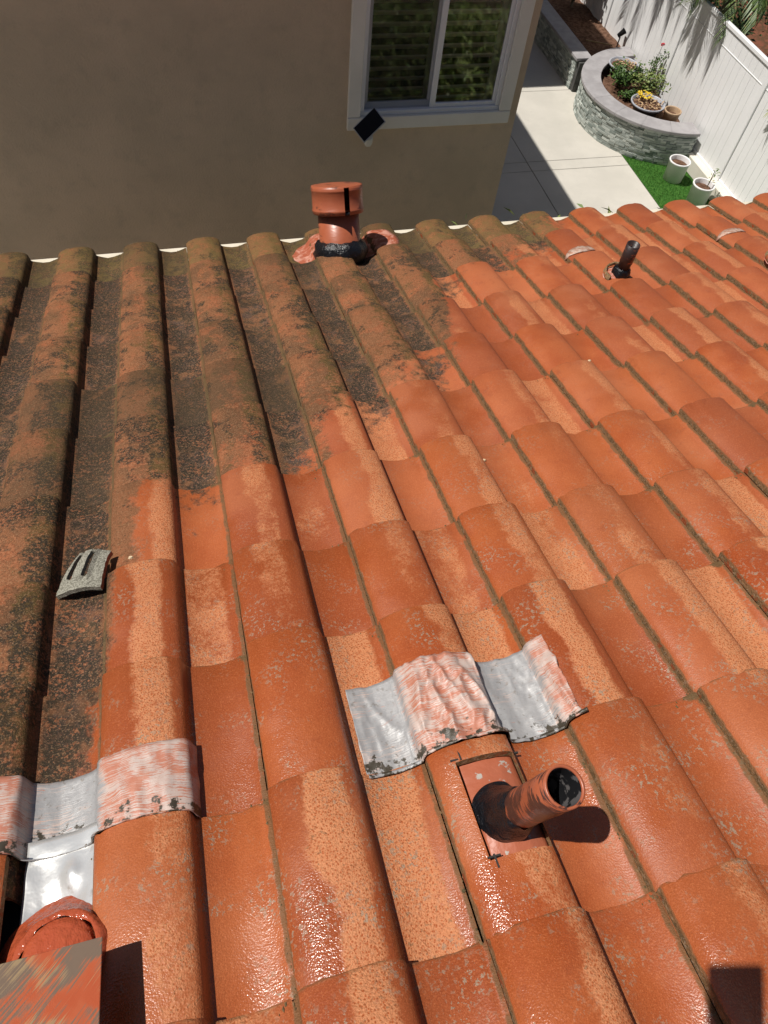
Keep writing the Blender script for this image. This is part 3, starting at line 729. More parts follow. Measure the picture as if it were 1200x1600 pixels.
# grey broken fragment
def fragment():
    ts = [i * .0095 for i in range(15)]; ys = [j * .011 for j in range(13)]
    def keep(i, j):
        if not (0 <= i < 14 and 0 <= j < 12): return False
        if (3 <= i <= 4 or 8 <= i <= 9) and 3 <= j <= 10: return False
        return True
    V = []; F = []; MI = []; SM = []; rg = random.Random(4)
    def pt(i, j, low):
        x, y = ts[i], ys[j]; a = x / .133
        sx = (x - .066) * (1.0 - .22 * j / 12) + (.030 * j / 12)
        z = .030 * math.sin(math.pi * min(1, .10 + .55 * j / 12)) + .010 + .010 * (1 - (2 * a - 1) ** 2) - .022 * max(0, a - .7)
        rib = (.007 if (i in (2, 3, 5, 6, 7, 8, 10)) and j >= 3 else 0)
        r = random.Random(i * 100 + j); e = .0012
        return (sx + r.uniform(-e, e), y + r.uniform(-e, e), z + rib + r.uniform(-e, e) * .5 - (.014 if low else 0))
    for i in range(14):
        for j in range(12):
            if not keep(i, j): continue
            k = len(V); V += [pt(i, j, 0), pt(i + 1, j, 0), pt(i + 1, j + 1, 0), pt(i, j + 1, 0)]; F.append((k, k + 1, k + 2, k + 3)); MI.append(0); SM.append(False)
            k = len(V); V += [pt(i, j, 1), pt(i, j + 1, 1), pt(i + 1, j + 1, 1), pt(i + 1, j, 1)]; F.append((k, k + 1, k + 2, k + 3)); MI.append(0); SM.append(False)
            for (a, c, ni, nj) in (((i, j), (i, j + 1), i - 1, j), ((i + 1, j + 1), (i + 1, j), i + 1, j), ((i + 1, j), (i, j), i, j - 1), ((i, j + 1), (i + 1, j + 1), i, j + 1)):
                if keep(ni, nj): continue
                k = len(V); V += [pt(*c, 0), pt(*a, 0), pt(*a, 1), pt(*c, 1)]; F.append((k, k + 1, k + 2, k + 3))
                MI.append(1 if (i in (0, 13)) and (ni in (-1, 14)) else 0); SM.append(False)
    me = mesh('tile_fragment', V, F, [M_GREY, M_CHIPEDGE], mi=MI, sm=SM)
    o = link('tile_fragment', me, None, roof_matrix(-.394, 1.345, .006) @ Matrix.Rotation(math.radians(-8), 4, 'Z') @ Matrix.Rotation(math.radians(-13), 4, 'Y') @ Matrix.Scale(.84, 4))
    tag(o, 'grey three ribbed concrete fragment lying loose in the mossy valley at left', 'tile fragment')
fragment()
# pale chips lying on tiles
rg = random.Random(12)
for (u, v, lab) in ((-.273, 1.428, 'pale chip on the barrel right of the grey fragment'), (1.074, 2.50, 'pale chip on the barrel edge below the mossy patch'),
                    (1.343, 2.078, 'pale chip in the middle of a clean red barrel'), (.77, 1.648, 'pale chip in a clean red valley tile')):
    b = MB(); 
    for _ in range(1):
        pts = [(math.cos(a) * .0075 * rg.uniform(.7, 1.2), math.sin(a) * .0055 * rg.uniform(.7, 1.2)) for a in [i * math.tau / 7 for i in range(7)]]
        base = len(b.v); b.v += [(x, y, 0) for x, y in pts] + [(x * .7, y * .7, .004) for x, y in pts] + [(0, 0, .005)]
        for i in range(7):
            j = (i + 1) % 7; b.f += [(i, j, 7 + j, 7 + i), (7 + i, 7 + j, 14)]; b.mi += [0, 0]; b.sm += [False, False]
    o = b.build('chip', simple('pale_chip', (.62, .45, .26), (.7, .55, .36), 40, .8) if 'M_CHIP' not in globals() else M_CHIP, None, roof_matrix(u, v, zsurf(u, v)))
    M_CHIP = o.data.materials[0]; tag(o, lab, 'chip', 'pale chips on the tiles')

# the photographer's phone: only its shadow shows in the picture
phm = cam.matrix_world.copy()
b = MB(); b.box(-.040, .046, -.118, .052, .004, .013, bev=.004)
phone = b.build('smartphone', M_PHONE, None, phm); tag(phone, 'smartphone casting the small dark rectangular shadow at the lower right', 'smartphone')
b = MB(); b.lathe([(.0105, .0025), (.0105, .0045)], 24); b.build('lens_ring', M_SILVER, phone)

# ================================================================== neighbouring house
YW = 5.0; XC = 2.555; ZE = 5.80
nb = empty('stucco_house', T((-2, 9, 0)), 'brown stucco two storey house wall in shade across the side yard', 'house')
NI = nb.matrix_world.inverted()
wx0, wx1, wz0, wz1 = 1.325, 2.395, 3.755, 4.86                  # window opening
b = MB()
b.box(-7, wx0, YW, YW + .16, 0, ZE); b.box(wx1, XC, YW, YW + .16, 0, ZE)
b.box(wx0, wx1, YW, YW + .16, 0, wz0); b.box(wx0, wx1, YW, YW + .16, wz1, ZE)
b.box(XC - .16, XC, YW + .16, 13.7, 0, ZE); b.box(XC, 5.25, 13.7, 13.86, 0, ZE); b.box(5.09, 5.25, 13.86, 22, 0, ZE)
b.box(-7, -6.84, YW + .16, 22, 0, ZE); b.box(-6.84, 5.09, 21.84, 22, 0, ZE)
b.build('wall', M_STUCCO, nb, NI)
b = MB()
def hip(x0, x1, y0, y1, z, pitch=.33):
    h = (min(x1 - x0, y1 - y0) / 2); q = [(x0, y0, z), (x1, y0, z), (x1, y1, z), (x0, y1, z)]; k = len(b.v)
    b.v += q + [(a, c, z + .12) for a, c, _ in q]
    cx0, cx1, cy0, cy1 = x0 + h, x1 - h, y0 + h, y1 - h
    b.v += [(cx0, cy0, z + .12 + h * pitch), (cx1, cy0, z + .12 + h * pitch), (cx1, cy1, z + .12 + h * pitch), (cx0, cy1, z + .12 + h * pitch)]
    for f in ((3, 2, 1, 0), (0, 1, 5, 4), (1, 2, 6, 5), (2, 3, 7, 6), (3, 0, 4, 7), (4, 5, 9, 8), (5, 6, 10, 9), (6, 7, 11, 10), (7, 4, 8, 11)):
        b.f.append(tuple(k + i for i in f)); b.mi.append(0); b.sm.append(False)
hip(-7.4, XC + .53, YW - .30, 14.5, ZE); hip(-7.4, 5.63, 13.42, 22.4, ZE + .004)
b.build('roof', M_BRICK, nb, NI)
win = empty('window', Matrix.Identity(4)); win.parent = nb; win.matrix_local = NI @ T(((wx0 + wx1) / 2, YW, wz0)); bpy.context.view_layer.update()
WI = win.matrix_world.inverted()
def wpart(name, boxes, mat, bev=.003):
    b = MB()
    for x in boxes: b.box(*x, bev=bev)
    return b.build(name, mat, win, WI)
tw = .093
wpart('trim', [(wx0 - tw, wx1 + tw, YW - .032, YW + .01, wz0 - tw, wz0 - .001)], M_TRIM, .004)
wpart('trim', [(wx0 - tw, wx0 - .001, YW - .030, YW + .01, wz0, wz1)], M_TRIM, .004)
wpart('trim', [(wx1 + .001, wx1 + tw, YW - .030, YW + .01, wz0, wz1)], M_TRIM, .004)
wpart('trim', [(wx0 - tw, wx1 + tw, YW - .032, YW + .01, wz1 + .001, wz1 + tw)], M_TRIM, .004)
fy = YW + .012
wpart('frame', [(wx0, wx1, fy - .022, fy + .07, wz0, wz0 + .030), (wx0, wx1, fy - .022, fy + .07, wz1 - .03, wz1), (wx0, wx0 + .03, fy - .02, fy + .07, wz0 + .0305, wz1 - .0305), (wx1 - .03, wx1, fy - .02, fy + .07, wz0 + .0305, wz1 - .0305)], M_FRAMEW)
xm = 1.853
wpart('sash', [(wx0 + .0305, xm + .020, fy + .022, fy + .05, wz0 + .031, wz0 + .068), (wx0 + .0305, wx0 + .062, fy + .022, fy + .05, wz0 + .0685, wz1 - .031), (xm - .016, xm + .020, fy + .0215, fy + .05, wz0 + .0685, wz1 - .031)], M_FRAMEW)
wpart('sash', [(xm + .021, wx1 - .0305, fy - .006, fy + .02, wz0 + .031, wz0 + .058), (wx1 - .055, wx1 - .0305, fy - .006, fy + .02, wz0 + .0585, wz1 - .031), (xm + .0005, xm + .040, fy - .0065, fy + .0205, wz0 + .0315, wz1 - .031)], M_FRAMEW)
b = MB(); b.quad((wx0 + .06, fy + .036, wz0 + .066), (xm - .014, fy + .036, wz0 + .066), (xm - .014, fy + .036, wz1 - .03), (wx0 + .06, fy + .036, wz1 - .03)); b.build('pane', M_GLASS, win, WI)
b = MB(); b.quad((xm + .038, fy + .008, wz0 + .056), (wx1 - .053, fy + .008, wz0 + .056), (wx1 - .053, fy + .008, wz1 - .03), (xm + .038, fy + .008, wz1 - .03)); b.build('pane', M_GLASS, win, WI)
b = MB(); b.quad((wx0 + .031, fy + .004, wz0 + .031), (xm - .001, fy + .004, wz0 + .031), (xm - .001, fy + .004, wz1 - .03), (wx0 + .031, fy + .004, wz1 - .03)); b.build('insect_screen', M_SCREEN, win, WI)
wpart('room_dark_sheet', [(wx0 - .02, wx1 + .02, YW + .30, YW + .32, wz0 - .02, wz1 + .02)], M_ROOM, 0)  # near-black sheet: the unlit room's darkness is put into its colour
wpart('shutter_stile', [(wx0 + .02, wx0 + .075, YW + .105, YW + .13, wz0, wz1), (xm - .03, xm + .045, YW + .105, YW + .13, wz0, wz1), (wx1 - .075, wx1 - .02, YW + .105, YW + .13, wz0, wz1)], M_LOUVRE)
lm = None
for (a, c) in ((wx0 + .077, xm - .032), (xm + .047, wx1 - .077)):
    bb = MB(); bb.box(0, c - a, -.038, .038, -.005, .005, bev=.003); lm = bb.mesh('louvre', M_LOUVRE)
    z = wz0 + .045; 
    while z < wz1 - .03:
        link('louvre', lm, win, WI @ T((a, YW + .118, z)) @ Matrix.Rotation(math.radians(-38), 4, 'X')); z += .070
# security camera with its solar panel, below the window
sc_ = empty('security_camera', T((1.395, YW - .03, 3.62)), 'small white security camera with tilted black solar panel below the window', 'security camera')
b = MB(); b.lathe([(.0, -.055), (.022, -.05), (.031, -.03), (.033, .0), (.031, .02), (.0, .022)], 24, mw=T((-.015, -.055, .01))); b.build('body', M_CAMW, sc_)
b = MB(); b.tube([(0, .03, .03), (0, -.03, .05), (-.01, -.06, .09), (-.02, -.085, .12)], .010, .010, 10); b.build('bracket', M_CAMW, sc_)
nrm = (CAMP - Vector((1.365, 4.85, 3.76))).normalized()
nrm = (nrm + Vector((-.25, 0, .25))).normalized()
ex = Vector((.075, 0, -.088)); ex = (ex - nrm * ex.dot(nrm)).normalized(); ey = nrm.cross(ex)
pm = Matrix((ex, ey, nrm)).transposed().to_4x4(); pm.translation = Vector((1.365, 4.865, 3.758)) - Vector((1.395, YW - .03, 3.62))
b = MB(); b.box(-.064, .064, -.103, .103, -.012, .0, bev=.003); pnl = b.build('solar_panel', M_SILVER, sc_, pm)
b = MB(); b.box(-.058, .058, -.097, .097, .0005, .0015); b.build('cell', M_BLACK, pnl)

# ================================================================== yard
XF = 8.45
def slab_sheet(name, x0, x1, y0, y1, z, mat):
    return struct(link(name, mesh(name, [(x0, y0, z), (x1, y0, z), (x1, y1, z), (x0, y1, z)], [(0, 1, 2, 3)], mat)))
slab_sheet('ground', -120, 120, -120, 120, -.02, simple('dry_ground', (0.20, 0.165, 0.12), (0.26, 0.21, 0.155), 1.5, .95, .4, 20))
patio = struct(link('patio', mesh('patio', [(-9, -3, -.012), (7.42, -3, -.012), (7.42, 23, -.012), (-9, 23, -.012)], [(0, 1, 2, 3)], simple('joint_sand', (0.16, 0.15, 0.13), (0.2, 0.185, 0.16), 9, .95))))
PXC, PYC, PR = XF, 11.23, 1.42                                   # round planter
gx = [-9, -4.4, 2.2, 5.62, 7.40]; gy = [-3, 4.0, 8.0, 9.94, 10.20, 12.38, 12.52, 15, 18, 23]
for i in range(len(gx) - 1):
    for j in range(len(gy) - 1):
        bb = MB(); bb.box(gx[i] + .005, gx[i + 1] - .005, gy[j] + .005, gy[j + 1] - .005, -.011, 0, bev=.004); bb.build('slab', M_CONC, patio)
lawn = struct(link('lawn', mesh('lawn', [(7.405, -2, -.004), (XF + .1, -2, -.004), (XF + .1, 10.9, -.004), (7.405, 10.9, -.004)], [(0, 1, 2, 3)], M_GRASS)))
b = MB(); rg = random.Random(5)
for _ in range(9000):
    x, y = rg.uniform(7.405, 8.34), rg.uniform(7.4, 10.6); a = rg.uniform(0, math.tau); h = rg.uniform(.018, .034); w = .003
    dx, dy = math.cos(a) * w, math.sin(a) * w; lx, ly = rg.uniform(-.012, .012), rg.uniform(-.012, .012); k = len(b.v)
    b.v += [(x - dx, y - dy, -.004), (x + dx, y + dy, -.004), (x + lx, y + ly, h)]; b.f.append((k, k + 1, k + 2)); b.mi.append(0); b.sm.append(False)
g = b.build('grass', leafmat('turf_blade', (0.030, 0.11, 0.012), (0.080, 0.19, 0.032))); g['kind'] = 'stuff'; g['label'] = 'bright green turf blades between patio and curb wall'

# curb wall below the fence
b = MB(); b.box(XF - .10, XF + .12, -2, PYC - PR + .02, 0, .23, bev=.008); o = b.build('curb_wall', M_CURB); tag(o, 'low cream curb wall under the white fence beside the turf', 'wall')
# fence
fence = empty('white_fence', T((XF + .05, 9, .23)), 'white vinyl privacy fence running along the right side of the yard', 'fence')
FI = fence.matrix_world.inverted()
FZ0, FZ1 = .20, 1.93; posts = [y for y in (2.0, 4.4, 6.78, 9.03, 11.40, 13.8, 16.2)]
xb = XF + .03
bm_ = MB(); bm_.box(0, .022, -.0735, .0735, 0, 1.0, bev=.006); me_b = None
for a, c in zip(posts, posts[1:]):
    y0, y1 = a + .055, c - .055; n = 15; w = (y1 - y0) / n
    bb = MB(); bb.box(0, .022, 0, w - .0018, FZ0 + .08, FZ1 - .26, bev=.0035); me_b = bb.mesh('board', M_VINYL)
    for i in range(n): link('board', me_b, fence, FI @ T((xb, y0 + i * w, 0)))
    bb = MB(); bb.box(0, .022, 0, w - .0018, FZ1 - .25, FZ1 - .03, bev=.0035); me_t = bb.mesh('board', M_VINYL)
    for i in range(n): link('board', me_t, fence, FI @ T((xb, y0 + i * w, 0)))
    bb = MB(); bb.box(xb - .018, xb + .04, y0, y1, FZ0, FZ0 + .078, bev=.006); bb.build('rail', M_VINYL, fence, FI)
    bb = MB(); bb.box(xb - .006, xb + .03, y0, y1, FZ1 - .262, FZ1 - .246, bev=.004); bb.build('rail', M_VINYL, fence, FI)
    bb = MB(); bb.box(xb - .020, xb + .045, y0, y1, FZ1 - .028, FZ1 + .03, bev=.008); bb.build('top_rail', M_VINYL, fence, FI)
for y in posts:
    bb = MB(); bb.box(xb - .028, xb + .065, y - .052, y + .052, .02, FZ1 + .035, bev=.006); p = bb.build('post', M_VINYL, fence, FI)
    bb = MB(); bb.box(xb - .036, xb + .073, y - .060, y + .060, FZ1 + .035, FZ1 + .055, bev=.008); bb.build('post_cap', M_VINYL, p)
    bpy.data.objects[p.name].children[0].matrix_local = Matrix.Identity(4)

# planter ring and the long low wall beyond it
PH = .52
def arc(r, a): return PXC + r * math.cos(a), PYC + r * math.sin(a)
A0, A1 = math.radians(91), math.radians(268)
planter = empty('stone_planter', T((PXC - .6, PYC, 0)), 'curved raised planter of pale stacked stone with grey cap against the fence', 'planter')
PIv = planter.matrix_world.inverted()
def stone_wall(path, rows, h, parent, inv, name='stones'):
    """path(s) -> point and outward direction; thin split stones in courses"""
    b = MB(); tone = []; rg = random.Random(8); hh = h / rows
    for r in range(rows):
        s = rg.uniform(0, .1)
        while s < 1:
            L = rg.uniform(.05, .17); s1 = min(1, s + L / path.L); d = rg.uniform(0, .022)
            n = 2
            for q in range(n):
                sa, sb = s + (s1 - s) * q / n, s + (s1 - s) * (q + 1) / n
                (xa, ya), (na, ma) = path(sa); (xb_, yb_), (nb_, mb_) = path(sb)
                k = len(b.v); z0, z1 = r * hh + .002, (r + 1) * hh - .003; i_ = -.03
                for (x, y, nx, ny) in ((xa, ya, na, ma), (xb_, yb_, nb_, mb_)):
                    b.v += [(x + nx * d, y + ny * d, z0), (x + nx * d, y + ny * d, z1), (x + nx * i_, y + ny * i_, z0), (x + nx * i_, y + ny * i_, z1)]
                for f in ((0, 4, 5, 1), (1, 5, 7, 3), (0, 2, 6, 4)): b.f.append(tuple(k + j for j in f)); b.mi.append(0); b.sm.append(False)
                if q == 0: b.f.append((k, k + 1, k + 3, k + 2)); b.mi.append(0); b.sm.append(False)
                if q == n - 1: b.f.append((k + 4, k + 6, k + 7, k + 5)); b.mi.append(0); b.sm.append(False)
                tn = rg.random() if q == 0 else tn
                tone += [tn] * 8
            s = s1 + .003 / path.L
    me = b.mesh(name, M_STONE); a = me.attributes.new('tone', 'FLOAT', 'POINT'); a.data.foreach_set('value', tone)
    o = link(name, me, parent, inv); o['kind'] = 'stuff'; return o
class ArcP:
    L = PR * (A1 - A0)
    def __call__(s, q):
        a = A0 + (A1 - A0) * q; return arc(PR, a), (math.cos(a), math.sin(a))
stone_wall(ArcP(), 13, PH, planter, PIv)
b = MB(); b.lathe([(PR - .02, 0), (PR - .02, PH), (PR - .20, PH), (PR - .20, 0)], 48, 0, A0, A1, mw=T((PXC, PYC, 0))); b.build('core', simple('dark_mortar', (.05, .05, .048), (.08, .08, .075), 9, .9), planter, PIv)
ncap = 9
for i in range(ncap):
    a0, a1 = A0 + (A1 - A0) * i / ncap + .0015, A0 + (A1 - A0) * (i + 1) / ncap - .0015
    b = MB(); b.lathe([(PR - .30, PH + .006), (PR + .040, PH + .006), (PR + .045, PH + .012), (PR + .045, PH + .050), (PR + .038, PH + .057), (PR - .293, PH + .057), (PR - .30, PH + .050), (PR - .30, PH + .006)], 10, 0, a0, a1, mw=T((PXC, PYC, 0)))
    b.sm = [False] * len(b.sm); b.build('cap_stone', M_CAP, planter, PIv)
b = MB(); n = 26; V = []; F = []
for i in range(n + 1):
    for j in range(n + 1):
        r = (PR - .25) * i / n; a = A0 + (A1 - A0) * j / n; x, y = arc(r, a)
        V.append((x, y, PH - .10 + .05 * mnoise.noise(Vector((x * 3, y * 3, 0))) + .03 * mnoise.noise(Vector((x * 11, y * 11, 4)))))
for i in range(n):
    for j in range(n): q = i * (n + 1) + j; F.append((q, q + 1, q + n + 2, q + n + 1))
link('soil', mesh('soil', V, F, M_SOIL, smooth=True), planter, PIv)
LWX = 7.30
lw = empty('low_stone_wall', T((LWX, 15, 0)), 'shaded low stone wall with flat grey cap behind the planter', 'wall'); LI = lw.matrix_world.inverted()
class LineP:
    L = 8.6
    def __call__(s, q): return (LWX, 21.0 - 8.6 * q), (-1, 0)
stone_wall(LineP(), 12, PH - .02, lw, LI)
b = MB(); b.box(LWX + .01, LWX + .22, 12.3, 21, 0, PH - .025); b.build('core', simple('dark_mortar_b', (.05, .05, .048), (.08, .08, .075), 9, .9), lw, LI)
for i in range(8):
    b = MB(); b.box(LWX - .045, LWX + .27, 12.36 + i * 1.08, 12.36 + (i + 1) * 1.08 - .004, PH - .016, PH + .034, bev=.006); b.build('cap_stone', M_CAP, lw, LI)
def bumpy(name, x0, x1, y0, y1, z, amp, mat, n=40):
    V = []; F = []
    for i in range(n + 1):
        for j in range(n + 1):
            x, y = x0 + (x1 - x0) * i / n, y0 + (y1 - y0) * j / n; V.append((x, y, z + amp * mnoise.noise(Vector((x * 2.5, y * 2.5, 3))) + amp * .5 * mnoise.noise(Vector((x * 9, y * 9, 1)))))
    for i in range(n):
        for j in range(n): q = i * (n + 1) + j; F.append((q, q + n + 1, q + n + 2, q + 1))
    return struct(link(name, mesh(name, V, F, mat, smooth=True)))
bumpy('soil_bed', LWX + .18, XF + .08, 12.62, 21, PH - .10, .05, M_SOIL)
bumpy('neighbour_ground', XF + .10, 16, 2, 22, .42, .10, M_MULCH)

# pots
def pot(name, x, y, z, r0, r1, h, mat, soil, label, cat='pot', group=None, side=None):
    e = empty(name, T((x, y, z)), label, cat, group)
    b = MB(); b.lathe([(0, .0), (r0 * .96, .0), (r0, .006), (r1, h - .03), (r1 + .008, h - .028), (r1 + .010, h - .004), (r1 + .006, h), (r1 - .010, h), (r1 - .014, h - .01), (r0 * .95, .06)], 36); 
    if side: b.mi = [1 if j < 3 * 36 else 0 for j in range(len(b.f))]
    b.build('shell', [mat, side] if side else mat, e)
    b = MB(); b.lathe([(r1 * .93, soil - .01), (r1 * .7, soil + .008), (r1 * .35, soil + .012), (0, soil)], 24, jit=.008); b.build('soil', M_SOIL, e)
    return e
pot('bucket_pot', 7.985, 9.47, 0, .155, .168, .33, M_POTW, .26, 'white plastic pot of soil standing on the turf beside the planter')
bp = pot('bucket_pot', 8.07, 8.80, 0, .155, .168, .33, M_POTW, .26, 'white plastic pot with a thin seedling half hidden behind the roof eave')
def sprig(parent, name, p, n, L, mat, spread=.8, w=.02, seed=0, stem=True, hgt=.3):
    rg = random.Random(seed); b = MB(); s = MB()
    for _ in range(n):
        a = rg.uniform(0, math.tau); q = Vector(p) + Vector((rg.gauss(0, 1), rg.gauss(0, 1), 0)) * spread * .35 * hgt + Vector((0, 0, rg.uniform(.2, 1) * hgt))
        d = Vector((math.cos(a), math.sin(a), rg.uniform(-.1, 1.0))); b.leaf(q, d, Vector((0, 0, 1)), L * rg.uniform(.6, 1.3), w * rg.uniform(.7, 1.2))
    b.build('leaves', mat, parent, parent.matrix_world.inverted())
    if stem:
        for _ in range(4): s.tube([Vector(p), Vector(p) + Vector((rg.uniform(-.1, .1) * spread, rg.uniform(-.1, .1) * spread, hgt * .9))], .006, .003, 5)
        s.build('stem', M_STEM, parent, parent.matrix_world.inverted())
bpy.context.view_layer.update()
sprig(bp, 'leaves', (8.13, 8.78, .28), 14, .07, M_LEAFY, .3, .012, 3, True, .30)
SZ = PH - .10
def bush(name, x, y, z, r, h, n, mat, label, cat='shrub', L=.07, w=.017, seed=1, group=None, stemh=None):
    e = empty(name, T((x, y, z)), label, cat, group); rg = random.Random(seed); b = MB(); s = MB(); tips = []
    for i in range(max(5, n // 45)):
        a = rg.uniform(0, math.tau); q = rg.uniform(.2, 1) ** .6
        tip = Vector((math.cos(a) * r * q, math.sin(a) * r * q, h * rg.uniform(.55, 1.0))); tips.append(tip)
        mid = tip * .5 + Vector((0, 0, h * .12)); s.tube([Vector((0, 0, 0)), mid, tip], .007, .003, 5)
    for i in range(n):
        t = rg.choice(tips); f = rg.uniform(.45, 1.08); c = t * f + Vector((rg.gauss(0, 1), rg.gauss(0, 1), rg.gauss(0, .8))) * r * .16
        if c.z < .01: c.z = .01 + rg.random() * .03
        d = Vector((rg.gauss(0, 1), rg.gauss(0, 1), rg.uniform(-.3, .9))); b.leaf(c, d, Vector((rg.gauss(0, .4), rg.gauss(0, .4), 1)), L * rg.uniform(.6, 1.35), w * rg.uniform(.7, 1.2))
    b.build('leaves', mat, e); s.build('stem', M_STEM, e); return e
def litter(parent, x, y, z, r, n, mat, L, seed, name='dry_leaves'):
    rg = random.Random(seed); b = MB()
    for _ in range(n):
        a = rg.uniform(0, math.tau); q = r * rg.random() ** .5; d = Vector((rg.gauss(0, 1), rg.gauss(0, 1), rg.uniform(-.2, .5)))
        b.leaf(Vector((x + q * math.cos(a), y + q * math.sin(a), z + rg.uniform(0, .05))), d, Vector((0, 0, 1)), L * rg.uniform(.6, 1.3), L * .3)
    b.build(name, mat, parent, parent.matrix_world.inverted())
bw1 = pot('bowl_pot', 8.02, 12.0, SZ, .15, .27, .19, M_POTG, .15, 'grey bowl pot of dry leaves at the far end of the planter', 'pot', None, M_POTD)
bw2 = pot('bowl_pot', 7.865, 10.71, SZ, .17, .285, .20, M_POTG, .16, 'grey bowl pot with yellow flowers near the planter front', 'pot', None, M_POTD)
pot('fibre_pot', 8.145, 10.36, SZ, .105, .135, .24, M_POTT, .16, 'tan round pot in the planter corner by the fence')
bpy.context.view_layer.update()
litter(bw1, 8.02, 12.0, SZ + .15, .22, 70, M_DRY, .06, 1)
litter(bw2, 7.865, 10.71, SZ + .16, .24, 90, M_DRY, .055, 2)
litter(bw2, 7.84, 10.86, SZ + .22, .12, 60, M_YELLOW, .055, 3, 'flowers')
bush('shrub', 7.78, 11.62, SZ, .33, .34, 620, M_LEAF, 'green leafy shrub in the planter in front of the far grey bowl', L=.075, seed=4)
bush('shrub', 8.14, 11.25, SZ, .33, .42, 640, M_LEAFY, 'yellow green shrub in the planter next to the fence', L=.07, seed=6)
bush('shrub', 7.78, 11.18, SZ, .22, .18, 240, M_LEAF, 'low dark shrub behind the yellow flower bowl', L=.06, seed=9)
rose = bush('rose_bush', 8.30, 11.60, SZ, .22, .62, 130, M_LEAF, 'slender rose bush with one red bloom leaning on the fence', 'rose', L=.05, w=.018, seed=15)
rg = random.Random(2); b = MB()
for _ in range(40):
    d = Vector((rg.gauss(0, 1), rg.gauss(0, 1), rg.uniform(-.2, 1))).normalized(); b.leaf(Vector((.02, -.06, .70)) + d * .008, d, Vector((0, 0, 1)), .032, .014)
b.build('bloom', M_RED, rose)
b = MB(); b.tube([(0, 0, 0), (.02, -.03, .4), (.02, -.06, .70)], .005, .003, 5); b.build('stem', M_STEM, rose)
# stick and small spike light in the dirt bed
b = MB(); b.tube([(7.80, 13.15, PH - .03), (8.12, 12.74, PH + .06)], .012, .009, 8); o = b.build('stick', M_STICK); tag(o, 'thin tan stick lying on the dirt bed behind the planter', 'stick')
spk = empty('spike_light', T((8.36, 12.95, PH - .1)), 'small black garden spotlight by the foot of the fence', 'garden light')
b = MB(); b.tube([(0, 0, 0), (0, 0, .20)], .012, .012, 8); b.build('spike', M_PHONE, spk)
b = MB(); b.lathe([(0, -.07), (.035, -.065), (.05, .06), (.055, .062), (.055, .075), (.04, .076), (0, .066)], 20, mw=T((0, 0, .26)) @ Matrix.Rotation(.9, 4, 'Y')); b.build('head', M_PHONE, spk)
b = MB(); b.lathe([(.036, .0775), (0, .0785)], 20, mw=T((0, 0, .26)) @ Matrix.Rotation(.9, 4, 'Y')); b.build('lens', M_CAMW, spk)

# plants between the houses: tips show past the eave, and they mirror in the window
def tall_plant(x, y, h, label, seed, n=900, r=.5, mat=None):
    return bush('tall_shrub', x, y, 0, r, h, n, mat or M_LEAFY, label, 'shrub', L=.10, w=.016, seed=seed, group=None)
tall_plant(2.72, 3.86, 3.50, 'broad green leaves poking up past the eave beside the patio shadow', 21, 420, .20, M_LEAFY)
tall_plant(3.06, 3.90, 3.44, 'single pale shoot poking up past the eave above the patio', 22, 160, .12, M_LEAFY)
def hedge(x, y, h, label, seed):
    e = empty('hedge_shrub', T((x, y, 0)), label, 'shrub'); rg = random.Random(seed); b = MB(); s = MB()
    for q in range(12): s.tube([(rg.uniform(-.2, .2), rg.uniform(-.1, .1), 0), (rg.uniform(-.3, .3), rg.uniform(-.12, .12), h * .97)], .012, .004, 5)
    for q in range(4200):
        c = Vector((rg.uniform(-.36, .36), rg.gauss(0, .09), h * rg.uniform(.62, 1.0))); d = Vector((rg.gauss(0, .7), rg.gauss(0, .7), rg.uniform(-1.2, .3)))
        b.leaf(c, d, Vector((rg.gauss(0, .5), 1, .3)), rg.uniform(.05, .11), rg.uniform(.006, .011))
    b.build('leaves', M_LEAFY, e); s.build('stem', M_STEM, e)
hedge(1.75, 3.46, 3.80, 'sunlit bamboo hedge clump mirrored in the left window pane', 24)
hedge(2.40, 3.46, 3.80, 'sunlit bamboo hedge clump mirrored in the right window pane', 25)
hedge(3.00, 3.46, 3.78, 'sunlit bamboo hedge clump under the eave right of the window', 26)
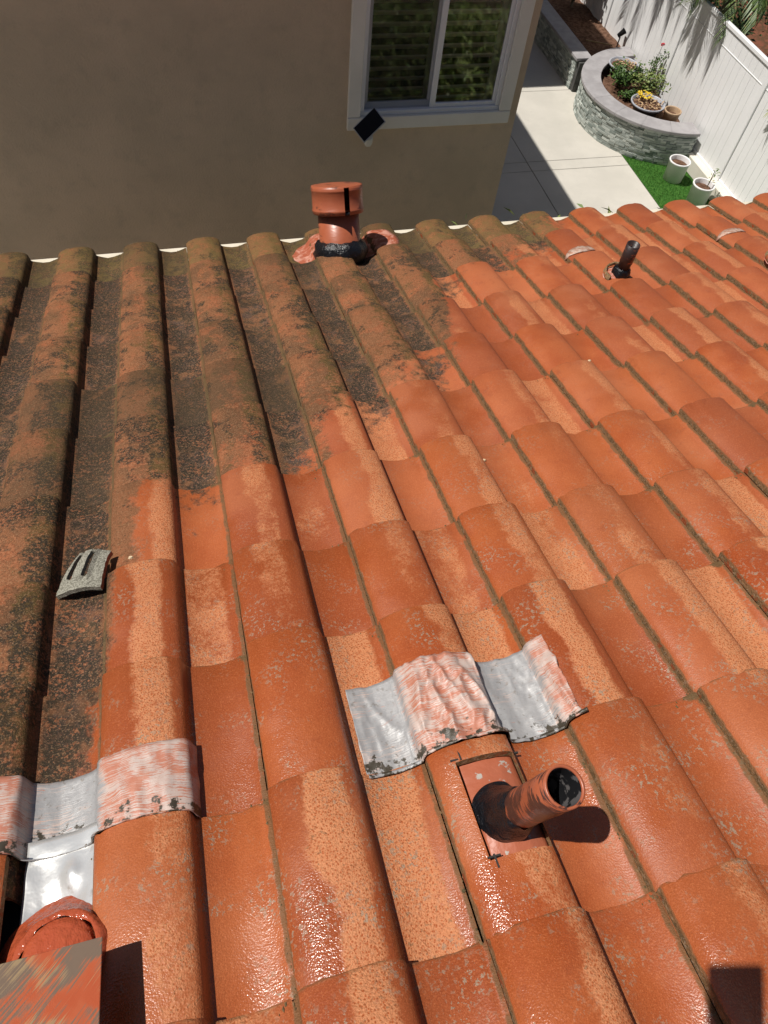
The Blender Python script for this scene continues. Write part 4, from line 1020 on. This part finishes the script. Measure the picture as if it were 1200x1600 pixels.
# palm and shrubs beyond the fence
def frond(origin, az, L, droop, seed, mat, el=.5, lw=.30, nn=34):
    rg = random.Random(seed); b = MB(); pts = []
    d = Vector((math.cos(az) * math.cos(el), math.sin(az) * math.cos(el), math.sin(el))); p = Vector(origin)
    for i in range(15): pts.append(p.copy()); p = p + d * (L / 14); d = (d + Vector((0, 0, -droop / 14))).normalized()
    b.tube(pts, .014, .004, 5)
    for i in range(nn):
        s = .18 + .82 * i / nn; k = min(13, int(s * 14)); q = pts[k].lerp(pts[k + 1], s * 14 - k); t = (pts[k + 1] - pts[k]).normalized(); sd = t.cross(Vector((0, 0, 1))).normalized()
        for sg in (-1, 1):
            dd = (sd * sg * .75 + t * .75 + Vector((0, 0, rg.uniform(-.45, .15)))).normalized(); l = lw * (1.1 - .55 * s) * rg.uniform(.85, 1.15)
            m1 = q + dd * l * .5; m2 = q + dd * l + Vector((0, 0, -.25 * l)); w = (.010 * Vector((0, 0, 1)).cross(dd)).normalized() * .008 + t * .004
            kx = len(b.v); b.v += [tuple(q - w * .6), tuple(q + w * .6), tuple(m1 + w), tuple(m1 - w), tuple(m2)]
            b.f += [(kx, kx + 1, kx + 2, kx + 3), (kx + 3, kx + 2, kx + 4)]; b.mi += [0, 0]; b.sm += [False, False]
    return b
def palm(x, y, z0, h, n, L, label, mat, seed, el0=.25, lw=.36, azs=None):
    e = empty('palm_tree', T((x, y, z0)), label, 'palm'); rg = random.Random(seed)
    b = MB(); b.tube([(0, 0, 0), (.02, .01, h * .5), (0, 0, h)], .10, .075, 12); b.build('trunk', M_TRUNK, e)
    for i in range(n):
        az = azs[i] if azs else math.tau * i / n + rg.uniform(-.2, .2)
        frond((0, 0, h), az, L * rg.uniform(.85, 1.15), rg.uniform(1.0, 1.6), seed * 50 + i, mat, rg.uniform(el0, el0 + .7), lw).build('frond', mat, e)
    return e
palm(8.95, 11.15, .4, 2.05, 20, 1.05, 'green feather palm hanging over the white fence', M_PALM, 3, el0=-.15, lw=.42)
palm(8.95, 12.9, .4, 2.35, 18, 1.35, 'taller green palm behind the fence at the top edge', M_PALM, 5, el0=-.1, lw=.44)
palm(8.86, 8.35, .4, .95, 13, .62, 'small yellow green palm at the right edge of the fence', M_PALMY, 8, .4, .22)
bush('dark_shrub', 9.7, 10.0, .4, .55, 1.1, 1500, M_DARKLEAF, 'dense dark shrub beyond the fence at the top right corner', L=.10, w=.03, seed=31)
bush('dark_shrub', 9.9, 12.3, .4, .7, 1.3, 1500, M_DARKLEAF, 'dark shrub behind the palm beyond the fence', L=.10, w=.03, seed=32)
bush('dark_shrub', 9.15, 9.55, .4, .30, .6, 500, M_DARKLEAF, 'small dark shrub against the far face of the fence', L=.08, w=.025, seed=33)
e = pot('clay_pot', 9.20, 9.92, .42, .20, .27, .42, M_BRICK, .36, 'red clay pot among shrubs just past the fence top')
# tree at the top of the picture over the dirt bed
tr = bush('young_tree', 8.10, 14.6, .45, .55, 1.7, 900, M_LEAF, 'young leafy tree on the dirt bed at the top edge', 'tree', L=.13, w=.03, seed=41)
b = MB(); b.tube([(0, 0, 0), (.03, 0, .7), (0, .02, 1.3)], .03, .015, 8); b.build('trunk', M_TRUNK, tr)
